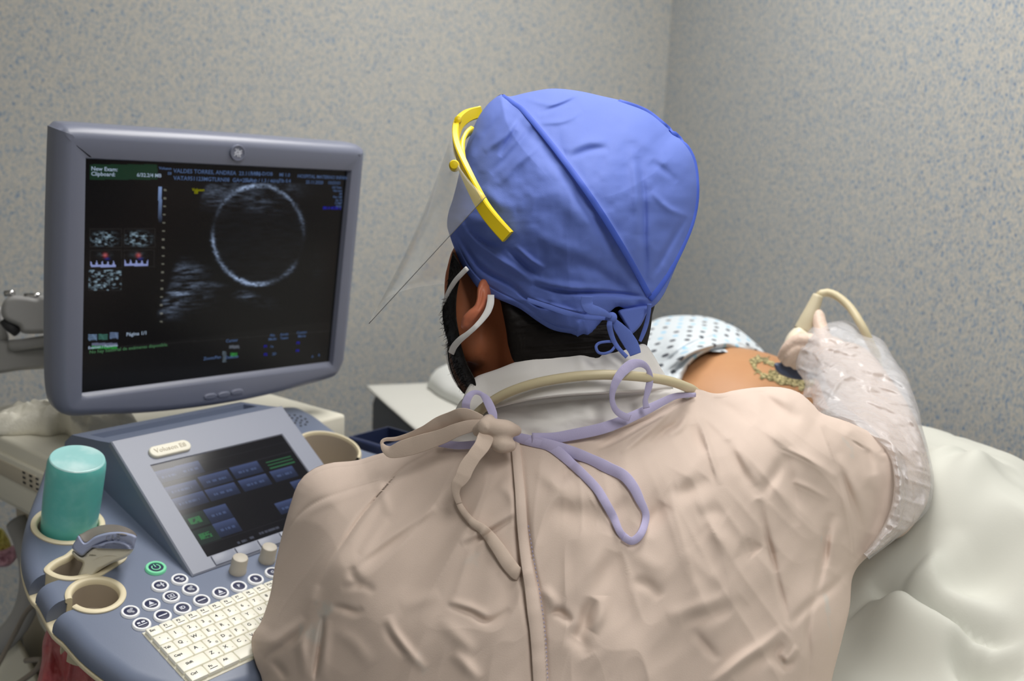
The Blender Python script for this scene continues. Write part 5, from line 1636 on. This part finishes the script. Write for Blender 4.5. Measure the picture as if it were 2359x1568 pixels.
CC = [([(1158, 222), (1212, 262), (1290, 358), (1370, 468), (1440, 580), (1497, 682)], 7, .0045), ([(1150, 245), (1200, 285), (1275, 375), (1352, 482), (1424, 592), (1485, 680)], 12, -.004), ([(1470, 360), (1481, 440), (1484, 560), (1488, 660)], 9, -.007), ([(1455, 330), (1466, 420), (1470, 540)], 12, .005),
      ([(1560, 420), (1540, 400), (1500, 370)], 9, -.004), ([(1590, 500), (1540, 480), (1500, 440)], 8, .004), ([(1500, 640), (1540, 570), (1585, 490)], 8, -.005), ([(1310, 365), (1360, 345), (1405, 342)], 8, -.005), ([(1300, 350), (1350, 328), (1400, 325)], 9, .004),
      ([(1165, 250), (1120, 310), (1090, 360)], 9, -.004), ([(1200, 262), (1160, 315), (1115, 350)], 8, .005), ([(1230, 290), (1180, 350), (1130, 400)], 9, -.005), ([(1250, 330), (1190, 380), (1150, 430)], 9, .004), ([(1190, 300), (1150, 360)], 7, -.004),
      ([(1240, 262), (1300, 240), (1340, 222)], 6, -.005), ([(1230, 285), (1300, 278), (1340, 255)], 7, .004), ([(1205, 225), (1270, 240), (1330, 215)], 7, .003),
      ([(1042, 505), (1072, 568), (1110, 618), (1175, 655), (1215, 690)], 6, -.006), ([(1050, 500), (1085, 545), (1140, 590), (1195, 625), (1232, 655)], 8, .006), ([(1070, 520), (1115, 560), (1160, 570)], 7, -.005), ([(1165, 570), (1200, 600), (1245, 640)], 6, -.005), ([(1185, 565), (1225, 600), (1255, 618)], 6, .005),
      ([(1225, 655), (1300, 672), (1400, 674), (1490, 684)], 5, -.006), ([(1215, 640), (1300, 660), (1400, 664)], 9, .004), ([(1190, 672), (1240, 700), (1300, 716), (1370, 726), (1405, 724)], 4, -.006), ([(1228, 688), (1280, 705), (1340, 722), (1400, 730)], 4, .004), ([(1215, 690), (1245, 705), (1270, 698)], 4, -.004),
      ([(1045, 545), (1085, 618), (1130, 660), (1205, 700)], 2.2, -.0015), ([(1230, 725), (1280, 748), (1330, 760)], 2.2, -.0015), ([(1110, 430), (1150, 470), (1190, 480)], 14, .004), ([(1230, 470), (1290, 500), (1340, 560)], 22, -.004), ([(1320, 600), (1400, 640), (1470, 690)], 14, -.004), ([(1200, 520), (1270, 560), (1380, 600)], 18, .004),
      ([(1330, 742), (1345, 725), (1360, 712)], 5, -.003), ([(1420, 300), (1480, 330), (1540, 380)], 20, .004)]


def cap_extra(x, y):
    return crease_sum(x, y, CC) + .0022 * fbm(x / 70, y / 70, 91, 3)


def cap_edge(x, y): return .022 + .063 * np.clip((690 - y) / 200, 0, 1)


cap = build('surgical_cap', relief(cap_out, (1310, 470), cap_z, (230, cap_edge), .11, n=560, m=170, extra=cap_extra), M_CAP, man)


def cz(x, y):
    x = np.atleast_1d(np.asarray(x, float)); y = np.atleast_1d(np.asarray(y, float))
    D, _ = dist_line(x, y, spl(cap_out, 160, closed=True), True)
    t = np.clip(D / 230, 0, 1)
    return cap_z(x, y) + cap_edge(x, y) * (1 - np.sqrt(np.maximum(0, 1 - (1 - t) ** 2))) - cap_extra(x, y) * np.clip(D / 12, 0, 1)


def on_cap(pts, n, lift): 
    q = spl(pts, n); return P(q[:, 0], q[:, 1], cz(q[:, 0], q[:, 1]) - lift)


build('cap_seam', ribbon(on_cap([(1157, 221), (1185, 240), (1212, 262), (1290, 358), (1370, 468), (1440, 580), (1496, 681)], 70, .0006), .0052, .0010, -_F), M_CAPS, cap)
build('cap_seam', ribbon(on_cap([(1425, 232), (1490, 257), (1535, 292), (1578, 332), (1600, 375), (1606, 440), (1598, 500), (1578, 555), (1545, 622), (1515, 668), (1497, 690)], 70, .0008), .0055, .0010, -_F + .6 * _R), M_CAPS, cap)


def strap(name, pts, w, mt, par, z=None, n=40, th=.0009, ref=None, lift=.0015):
    q = spl([(p[0], p[1]) for p in pts], n)
    if z is None: zz = cz(q[:, 0], q[:, 1]) - lift
    elif callable(z): zz = z(q[:, 0], q[:, 1])
    else: zz = np.interp(np.linspace(0, 1, n), np.linspace(0, 1, len(z)), z)
    ww = np.interp(np.linspace(0, 1, n), np.linspace(0, 1, len(w)), w) if isinstance(w, (list, tuple)) else w
    return build(name, ribbon(P(q[:, 0], q[:, 1], zz), ww, th, -_F if ref is None else ref), mt, par)


strap('cap_tie', [(1214, 690), (1262, 706), (1310, 722), (1360, 732), (1408, 733)], [.004, .0045, .005, .004, .003], M_CAP, cap, z=[.795, .79, .785, .783, .783])
strap('cap_tie', [(1352, 682), (1352, 698), (1358, 710), (1378, 716), (1394, 722), (1408, 730)], [.0095, .010, .0085, .007, .0055, .003], M_CAP, cap, z=[.760, .761, .760, .762, .768, .776])
strap('cap_tie', [(1408, 728), (1404, 748), (1410, 775), (1420, 795), (1434, 812), (1444, 822)], [.003, .005, .0045, .004, .0035, .0035], M_CAP, cap, z=[.778, .778, .784, .788, .788, .79])
strap('cap_tie', [(1410, 732), (1424, 752), (1440, 772), (1458, 800), (1464, 816)], [.003, .009, .012, .0125, .010], M_CAP, cap, z=[.782, .786, .79, .794, .796])
strap('cap_tie', [(1412, 786), (1395, 787), (1380, 790), (1373, 798), (1378, 811), (1392, 814), (1408, 808), (1418, 796)], .0025, M_CAP, cap, z=[.79, .786, .784, .784, .785, .786, .788, .789], ref=_D * .5 - _F)
strap('cap_tie', [(1496, 700), (1494, 722), (1488, 750), (1480, 772), (1474, 786)], [.004, .0035, .004, .004, .003], M_CAP, cap, z=[.805, .81, .815, .818, .82])
build('cap_knot', ball(P(1409, 731, .780), (.0048, .004, .0048), None, 16, 10), M_CAP, cap)
build('cap_flap', relief([(1424, 716), (1450, 708), (1494, 704), (1488, 725), (1474, 752), (1452, 771), (1444, 755), (1432, 735)], (1458, 732), .812, (6, .008), .008, n=90, m=12), M_CAP, cap)

# white coat under the gown: yoke, collar
yoke_z = TPS([(1060, 960, .85), (1180, 1000, .815), (1300, 960, .80), (1420, 950, .805), (1560, 900, .84), (1300, 880, .815), (1120, 920, .835), (1500, 880, .83)])
coat = build('white_coat', relief([(1020, 1000), (1045, 950), (1070, 915), (1130, 890), (1300, 862), (1450, 862), (1540, 880), (1600, 900), (1640, 940), (1560, 1000), (1420, 1060), (1250, 1080), (1120, 1075), (1040, 1050)], (1310, 965), yoke_z, (26, .03), .06, n=260, m=50,
             extra=lambda x, y: .0018 * fbm(x / 60, y / 40, 101, 3) + crease_sum(x, y, [(s4((880, 375), (1000, 352), (1250, 320), (1500, 300), (1800, 272), (1920, 250)), 3.0, -.003), ([(1350, 925), (1358, 985)], 14, .002), ([(1180, 955), (1250, 965), (1320, 950)], 14, -.003)])), M_COAT, man)
col_out = [(1072, 903), (1086, 880), (1099, 866), (1145, 850), (1202, 829), (1279, 812), (1355, 802), (1417, 797), (1450, 793), (1484, 792), (1504, 815), (1528, 856), (1545, 882), (1548, 893), (1480, 902), (1400, 906), (1300, 912), (1220, 922), (1150, 938), (1120, 949), (1085, 968), (1062, 968), (1062, 935)]
col_z = TPS([(1072, 903, .838), (1099, 866, .845), (1202, 829, .822), (1355, 802, .812), (1484, 792, .83), (1545, 885, .84), (1400, 906, .785), (1220, 922, .79), (1085, 960, .825), (1300, 860, .796)])
build('coat_collar', relief(col_out, (1310, 858), col_z, (7, .006), .010, n=320, m=40, extra=lambda x, y: crease_sum(x, y, [([(1360, 808), (1390, 850), (1392, 890)], 14, -.004), ([(1330, 812), (1345, 850), (1350, 890)], 12, .003), ([(1120, 880), (1180, 862), (1240, 850)], 16, .003), ([(1460, 800), (1490, 850)], 14, .002)])), M_COAT, coat)


# ties, trim and placket of the gown
def gs(name, pts, w, mt, lift=.003, n=60, th=.0012, ref=None, z=None):
    zf = (lambda x, y: gz(x, y) - lift) if z is None else z
    return strap(name, pts, w, mt, gown, z=zf, n=n, th=th, ref=ref)


strap('neck_trim', s4((500, 575), (620, 590), (760, 580)), .007, M_LAV, gown, z=[.828, .815, .803], n=30)
strap('neck_trim', s4((1060, 545), (1180, 545), (1280, 530), (1500, 482), (1700, 400), (1850, 325), (1930, 292), (2045, 285)), [.009, .0095, .010, .010, .009, .008, .006, .004], M_LAV, gown, z=[.792, .789, .787, .786, .79, .802, .812, .84], n=70)
strap('lavender_tie', s4((695, 415), (665, 375), (663, 335), (680, 295), (710, 272), (745, 275), (780, 305), (805, 350), (825, 400), (830, 440)), [.006, .007, .0075, .0065, .004, .004, .0075, .008, .0075, .006], M_LAV, gown, z=[.812, .805, .802, .802, .804, .806, .803, .799, .796, .794], n=60)
strap('lavender_tie', s4((1650, 425), (1590, 400), (1555, 360), (1542, 300), (1555, 230), (1590, 165), (1640, 115), (1690, 95), (1735, 105), (1765, 145), (1768, 210), (1752, 280), (1742, 320), (1750, 365)), [.006, .006, .005, .0045, .006, .0075, .0085, .009, .0065, .004, .006, .006, .004, .006], M_LAV, gown,
      z=[.782, .778, .774, .772, .77, .77, .772, .775, .779, .783, .786, .787, .787, .788], n=90)
strap('beige_tie', s4((760, 440), (700, 415), (640, 405), (570, 430), (500, 455), (420, 500), (330, 530), (240, 550), (175, 555), (155, 575), (170, 600)), [.009, .011, .013, .013, .012, .011, .009, .006, .004, .0035, .003], M_BEIGE, gown, z=[.79, .795, .80, .808, .815, .82, .826, .832, .836, .836, .834], n=70, ref=_D * .2 - _F)
strap('beige_tie', s4((155, 580), (175, 610), (215, 628), (280, 610), (350, 590), (420, 568), (520, 535), (600, 500), (680, 475), (750, 468)), [.003, .011, .015, .016, .0155, .014, .013, .012, .011, .010], M_BEIGE, gown, z=[.834, .828, .824, .82, .815, .81, .804, .798, .793, .788], n=70, ref=-_F - .1 * _D)
strap('beige_tie', s4((790, 490), (780, 540), (760, 590), (715, 650), (670, 715), (640, 780), (605, 830), (602, 880), (622, 940)), [.012, .014, .013, .012, .013, .013, .010, .006, .005], M_BEIGE, gown, z=[.778, .770, .766, .764, .763, .762, .762, .764, .766], n=70)
strap('beige_tie', s4((606, 880), (625, 950), (690, 1040), (780, 1110), (850, 1200), (910, 1290), (960, 1350), (985, 1362)), [.004, .0055, .006, .008, .010, .011, .0115, .011], M_BEIGE, gown, z=lambda x, y: gz(x, y) - .004, n=70, th=.002)
strap('lavender_tie', s4((870, 520), (960, 540), (1080, 562), (1180, 590), (1330, 640), (1430, 680), (1520, 725), (1610, 770), (1670, 840), (1710, 920), (1745, 1000), (1735, 1075), (1705, 1135), (1660, 1165), (1610, 1140)), [.008, .009, .008, .009, .010, .010, .009, .010, .0095, .009, .008, .006, .006, .0065, .006], M_LAV, gown, z=lambda x, y: gz(x, y) - .005, n=120, th=.0014)
strap('lavender_tie', s4((1640, 1160), (1590, 1110), (1550, 1020), (1500, 930), (1450, 850), (1380, 775), (1300, 700), (1220, 630), (1150, 590), (1050, 570), (950, 545)), [.006, .006, .007, .0075, .0075, .0075, .008, .009, .008, .007, .006], M_LAV, gown, z=lambda x, y: gz(x, y) - .0035, n=110, th=.0014)
kn = [limb([P(*s4((775, 455))[0], .783), P(*s4((830, 480))[0], .776), P(*s4((900, 490))[0], .776), P(*s4((965, 500))[0], .786)], [.005, .0078, .0082, .005]),
      limb([P(*s4((830, 560))[0], .780), P(*s4((880, 580))[0], .775), P(*s4((925, 590))[0], .778)], [.007, .0085, .006]), limb([P(*s4((740, 500))[0], .785), P(*s4((790, 470))[0], .776), P(*s4((800, 440))[0], .785)], [.006, .008, .006])]
build('tie_knot', fuse(kn, .0016, 3), M_BEIGE, gown)
gs('placket', [(1186, 1008), (1192, 1070), (1198, 1135), (1203, 1210), (1212, 1290), (1226, 1375), (1238, 1460), (1245, 1560), (1250, 1660)], [.0075, .008, .0085, .0085, .009, .0115, .0115, .0115, .0115], M_GOWN, lift=.0015, n=110, th=.0022)

st_q = spl([(1217, 1210), (1230, 1290), (1245, 1375), (1256, 1460), (1262, 1568), (1266, 1640)], 90)
st_p = P(st_q[:, 0], st_q[:, 1], gz(st_q[:, 0] - 10, st_q[:, 1]) - .0042)
M_STITCH = mat('lavender_stitch', (158, 158, 196), 0.8)
plk = [c for c in gown.children if c.name.startswith('placket')][0]
build('stitching', join(*[tube(st_p[i:i + 2], .00035, 5) for i in range(0, 88, 2)]), M_STITCH, plk)

# forearm sleeve of the gown below the plastic, glove, plastic oversleeve
def sleeve_noise(v, seed, amp):
    return v


fs = limb([P(2030, 1165, 1.0), P(2048, 1095, 1.03), P(2020, 985, 1.12), P(1968, 885, 1.21), P(1948, 850, 1.245)], [.040, .044, .046, .042, .039], 40)
fs = (fs[0] + np.outer(.0035 * fbm(fs[0][:, 0] * 60, fs[0][:, 2] * 45, 111, 3), -_F), fs[1])
build('gown_sleeve', fuse([fs], .005, 4), M_GOWN, man)
build('glove', fuse(hand_right(.92), .0019, 2), M_GLOVE, man)
M_FILM = bpy.data.materials.new('clear_film_sleeve'); M_FILM.use_nodes = True
nt = M_FILM.node_tree; b_ = nt.nodes['Principled BSDF']
b_.inputs['Base Color'].default_value = srgb(226, 226, 230); b_.inputs['Roughness'].default_value = .17; b_.inputs['Specular IOR Level'].default_value = .8; b_.inputs['Alpha'].default_value = .44
tc = nt.nodes.new('ShaderNodeTexCoord'); n_ = nt.nodes.new('ShaderNodeTexNoise'); n_.inputs['Scale'].default_value = 55; n_.inputs['Detail'].default_value = 4; n_.inputs['Distortion'].default_value = .6
bmp = nt.nodes.new('ShaderNodeBump'); bmp.inputs['Distance'].default_value = .004; bmp.inputs['Strength'].default_value = .8
nt.links.new(tc.outputs['Object'], n_.inputs['Vector']); nt.links.new(n_.outputs[0], bmp.inputs['Height']); nt.links.new(bmp.outputs[0], b_.inputs['Normal'])


def s7(*q): return [(1700 + x / 4.238, 630 + y / 4.238) for x, y in q]


film_ri = s7((745, 500), (800, 492), (880, 480), (960, 462), (1050, 455), (1140, 500), (1210, 560), (1300, 590), (1420, 660), (1500, 790), (1570, 900), (1640, 985), (1700, 1140), (1770, 1340), (1795, 1480)) + [(2140, 1040), (2152, 1110), (2140, 1170), (2100, 1212), (2050, 1252), (2002, 1288)]
film_le = s7((720, 515), (680, 560), (620, 640), (585, 760), (565, 860), (575, 945), (620, 1010), (655, 1080), (640, 1150), (645, 1205), (722, 1215), (740, 1310), (800, 1370)) + [(1930, 968), (1975, 985), (2015, 1012), (2046, 1045), (2058, 1090), (2058, 1140), (2045, 1190), (2020, 1235), (1990, 1275)]
film_z = TPS([(1870, 760, 1.255), (1948, 737, 1.265), (2035, 790, 1.22), (2100, 900, 1.10), (2135, 1010, 1.03), (2150, 1110, .985), (2050, 1245, .905), (1990, 1290, .875), (2058, 1120, .905), (2050, 1050, .925), (2000, 1000, .94), (1920, 960, 1.0), (1853, 905, 1.16), (1840, 830, 1.225), (1900, 860, 1.13), (1980, 850, 1.145), (2040, 960, 1.03), (2100, 1090, .95), (1930, 800, 1.20), (1960, 920, 1.07), (2090, 1180, .925)])
FCR = [(s7((740, 760), (790, 840), (820, 900)), 3, .006), (s7((830, 740), (980, 720), (1100, 660), (1230, 600)), 4, .007), (s7((870, 850), (920, 770), (1020, 730), (1250, 690)), 4, .006), (s7((820, 600), (880, 540), (1020, 510)), 3, .005), (s7((950, 830), (1080, 810), (1220, 835)), 6, -.007), (s7((1200, 985), (1340, 1010), (1480, 990)), 6, -.007), (s7((830, 910), (1000, 840), (1200, 760)), 4, .004),
       (s7((740, 1000), (900, 900), (950, 860)), 4, .006), (s7((860, 1320), (900, 1200), (1000, 1050), (1150, 990)), 5, .007), (s7((1060, 1100), (1250, 1090), (1450, 1180)), 4, .006), (s7((1080, 1260), (1280, 1250), (1460, 1350)), 4, .006), (s7((1000, 1340), (1250, 1330), (1500, 1440)), 4, .007), (s7((1180, 1400), (1350, 1420), (1560, 1510)), 4, .006), (s7((1100, 1180), (1300, 1160), (1600, 1270)), 5, -.005), (s7((1350, 1280), (1500, 1330), (1650, 1420)), 4, .006), (s7((1640, 1380), (1700, 1450), (1760, 1540)), 4, .007),
       (s9((1560, 380), (1700, 440), (1800, 530), (1850, 700), (1880, 900), (1870, 1080)), 6, .007), (s9((1800, 540), (1900, 640), (1990, 720)), 4, .006), (s9((1930, 480), (2020, 640), (2050, 800)), 5, .006), (s9((1870, 700), (1960, 900), (1960, 980)), 4, .005), (s9((1880, 1000), (1860, 1150), (1760, 1280)), 4, .006), (s9((1960, 1010), (2010, 950)), 4, -.005), (s9((2060, 900), (2050, 1050), (1990, 1140)), 5, .005), (s9((1680, 1330), (1800, 1220), (1900, 1150)), 4, .006), (s9((1840, 600), (1900, 780), (1920, 960)), 6, -.006)]
build('plastic_oversleeve', strip(film_le, film_ri, film_z, (24, .03), .06, n=240, m=90, extra=lambda x, y: crease_sum(x, y, FCR) + .006 * (1 - 2 * np.abs(vnoise((x + y * .3) / 70, (y - x * .35) / 24, 121))) + .0035 * fbm((x + y * .3) / 40, (y - x * .4) / 14, 122, 3)), M_FILM, man)

# face shield: yellow headband and clear visor
shield = empty('face_shield', P(1060, 380, .83), 'clear face shield with a yellow headband worn over the blue cap', 'face shield')
hb = [(1170, 545), (1142, 514), (1116, 480), (1095, 442), (1078, 407), (1062, 370), (1052, 338), (1050, 310), (1057, 284), (1078, 266), (1106, 258)]
hbz = [.782, .786, .792, .80, .81, .824, .845, .87, .90, .93, .96]
q = spl(hb, 70); zz = np.interp(np.linspace(0, 1, 70), np.linspace(0, 1, 11), hbz)
zc_ = cz(q[:, 0], q[:, 1]) - .007
D_, _ = dist_line(q[:, 0], q[:, 1], spl(cap_out, 160, closed=True), True)
zz = np.where(np.arange(70) < 34, np.minimum(zz, zc_), zz)
zz = np.convolve(np.pad(zz, 4, mode='edge'), np.ones(9) / 9, 'valid')
pth = P(q[:, 0], q[:, 1], zz)
nrm_out = np.cross(np.gradient(pth, axis=0), upv); 
hd = P(1310, 470, .875)
refs = pth - hd; refs = refs - np.outer(refs @ upv, upv)
build('headband', sweep(pth, np.array([(-.0062, -.0022), (-.0052, -.0032), (.0052, -.0032), (.0062, -.0022), (.0062, .0022), (.0052, .0032), (-.0052, .0032), (-.0062, .0022)]), refs), M_YELLOW, shield, angle=40)
strap('forehead_band', [(1088, 430), (1072, 395), (1064, 360), (1064, 332), (1072, 312), (1085, 300)], .009, M_YELLOW, shield, z=[.812, .826, .842, .86, .88, .90], n=30, th=.004, ref=refs[30])
build('peg', lathe(Frame(P(1047, 382, .818), _R, -_D, -_F), 0, 0, [(.0048, -.004), (.0048, .004), (.0036, .0062), (.0001, .0066)], 20), M_YELLOW, shield, angle=40)
build('peg', lathe(Frame(P(1055, 277, .90), _R, -_D, -_F), 0, 0, [(.0035, -.003), (.0035, .003), (.0001, .004)], 16), M_YELLOW, shield, angle=40)
M_VISOR = bpy.data.materials.new('clear_visor'); M_VISOR.use_nodes = True
nt = M_VISOR.node_tree; b_ = nt.nodes['Principled BSDF']; b_.inputs['Base Color'].default_value = srgb(216, 218, 214); b_.inputs['Roughness'].default_value = .12; b_.inputs['Alpha'].default_value = .16; b_.inputs['Specular IOR Level'].default_value = .6
top_ = spl(np.array([P(1120, 452, .790), P(1085, 420, .797), P(1056, 378, .812), P(1044, 335, .842), P(1043, 305, .872), P(1052, 278, .90), P(1076, 260, .935), P(1110, 251, .975)]), 48)
bot_ = spl(np.array([P(850, 745, .80), P(853, 738, .81), P(862, 718, .845), P(880, 694, .89), P(910, 676, .94), P(950, 664, .99), P(1000, 656, 1.03), P(1060, 650, 1.07)]), 48)
rows_ = 16; V_ = []
for side in (0, .0007):
    for j in range(rows_):
        t = j / (rows_ - 1); V_.append(top_ * (1 - t) + bot_ * t + _F * side)
V_ = np.vstack(V_); F_ = []; N = rows_ * 48
for j in range(rows_ - 1):
    for i in range(47):
        a = (j * 48 + i, j * 48 + i + 1, (j + 1) * 48 + i + 1, (j + 1) * 48 + i); F_.append(a); F_.append(tuple(N + k for k in a[::-1]))
rim = list(range(48)) + [j * 48 + 47 for j in range(1, rows_)] + [(rows_ - 1) * 48 + i for i in range(46, -1, -1)] + [j * 48 for j in range(rows_ - 2, 0, -1)]
for k in range(len(rim)):
    p, r = rim[k], rim[(k + 1) % len(rim)]; F_.append((p, N + p, N + r, r))
build('visor', (V_, F_), M_VISOR, shield)
M_EDGE = mat('visor_edge_grey', (112, 112, 114), 0.25)
build('visor_edge', tube(np.array([top_[0] * (1 - t) + bot_[0] * t for t in np.linspace(0, 1, 20)]), .00035, 6), M_EDGE, shield)

# face mask: cup over mouth and nose, ear loops
mask = empty('face_mask', hp(.10, 0, -.09), 'white face mask with elastic ear loops, worn below the cap', 'face mask')
mk = ball(hp(.062, 0, -.072), (.058, .058, .062), hax, 32, 20)
keep = (mk[0] - HC) @ fwd > .078
ids = {int(i): k for k, i in enumerate(np.where(keep)[0])}
mf_ = [tuple(ids[i] for i in f) for f in mk[1] if all(i in ids for i in f)]
mv_ = mk[0][keep]; nn_ = len(mv_)
inner = mv_ - (mv_ - hp(.062, 0, -.072)) * .03
build('mask_cup', (np.vstack([mv_, inner]), mf_ + [tuple(nn_ + i for i in f[::-1]) for f in mf_]), M_WHITE, mask)
strap('ear_loop', [(1076, 618), (1064, 630), (1048, 648), (1034, 672), (1026, 694), (1022, 712)], .0045, M_WHITE, mask, z=[.815, .822, .832, .845, .858, .872], n=36, th=.0022)
strap('ear_loop', [(1131, 680), (1130, 697), (1124, 716), (1112, 734), (1096, 752), (1078, 768), (1060, 782), (1046, 798), (1040, 812)], [.006, .0066, .006, .005, .0045, .0045, .0055, .006, .006], M_WHITE, mask, z=[.812, .808, .806, .805, .804, .808, .815, .826, .845], n=50, th=.0022)

# the probe in hand, with its cable running round the neck
M_IVORY = mat('ivory_probe_shell', (232, 224, 202), 0.4)
M_CABLE = mat('cream_cable', (206, 194, 160), 0.45)
M_STRAIN = mat('cream_strain_relief', (202, 192, 164), 0.5)
M_SLATE = mat('slate_probe_lens', (78, 90, 118), 0.35)
pr2 = empty('ultrasound_probe', P(1825, 868, 1.30), 'ivory ultrasound probe held on the bare belly, its cream cable looped over the shoulders', 'ultrasound probe')
build('probe_lens', relief([(1786, 836), (1785, 848), (1794, 860), (1813, 869), (1836, 874), (1868, 874), (1884, 864), (1884, 848), (1850, 842), (1812, 836)], (1832, 856), 1.284, (7, .008), .045, n=120, m=16), M_SLATE, pr2)
build('probe_body', relief([(1798, 836), (1800, 812), (1805, 793), (1812, 775), (1824, 760), (1842, 749), (1863, 757), (1880, 775), (1888, 800), (1886, 840), (1850, 850), (1812, 846)], (1842, 802), 1.275, (20, .022), .05, n=140, m=24), M_IVORY, pr2)
build('strain_relief', tube(spl([P(1850, 762, 1.292), P(1862, 734, 1.29), P(1874, 706, 1.29), P(1885, 680, 1.29)], 16), np.linspace(.0135, .0075, 16), 20), M_STRAIN, pr2)
cab = [(1020, 1075, .93), (1060, 1010, .862), (1096, 956, .826), (1150, 914, .802), (1220, 886, .785), (1300, 870, .778), (1380, 863, .776), (1460, 866, .782), (1530, 875, .798), (1576, 889, .822), (1606, 906, .885), (1650, 960, .96), (1760, 1010, 1.04), (1920, 1000, 1.14), (2020, 900, 1.27), (2022, 830, 1.26), (2006, 792, 1.245), (1985, 750, 1.245), (1958, 708, 1.265), (1930, 683, 1.28), (1908, 674, 1.288), (1892, 676, 1.29), (1884, 683, 1.29)]
cp = spl(np.array([P(*c) for c in cab]), 160)
build('probe_cable', tube(cp, np.interp(np.linspace(0, 1, 160), [0, .45, .6, 1], [.0044, .0044, .0050, .0058]), 14), M_CABLE, pr2)

# stool below the seated person
stool = empty('stool', (pelvis[0], pelvis[1], 0), 'round dark stool under the seated person in the beige gown', 'stool')
sf_ = Frame((pelvis[0], pelvis[1], 0), (1, 0, 0), (0, 1, 0), (0, 0, 1))
build('seat', lathe(sf_, 0, 0, [(.0005, .36), (.16, .36), (.175, .375), (.175, .405), (.16, .42), (.0005, .42)], 40), M_DGREY, stool, angle=50)
build('column', lathe(sf_, 0, 0, [(.025, .05), (.025, .36)], 20), M_CHROME, stool, angle=50)
for k in range(5):
    t = 2 * math.pi * k / 5
    d_ = np.array([math.cos(t), math.sin(t), 0]); c_ = np.array([pelvis[0], pelvis[1], 0])
    build('leg', limb([c_ + np.array([0, 0, .06]), c_ + d_ * .22 + np.array([0, 0, .03])], [.02, .015], 10), M_CHROME, stool)
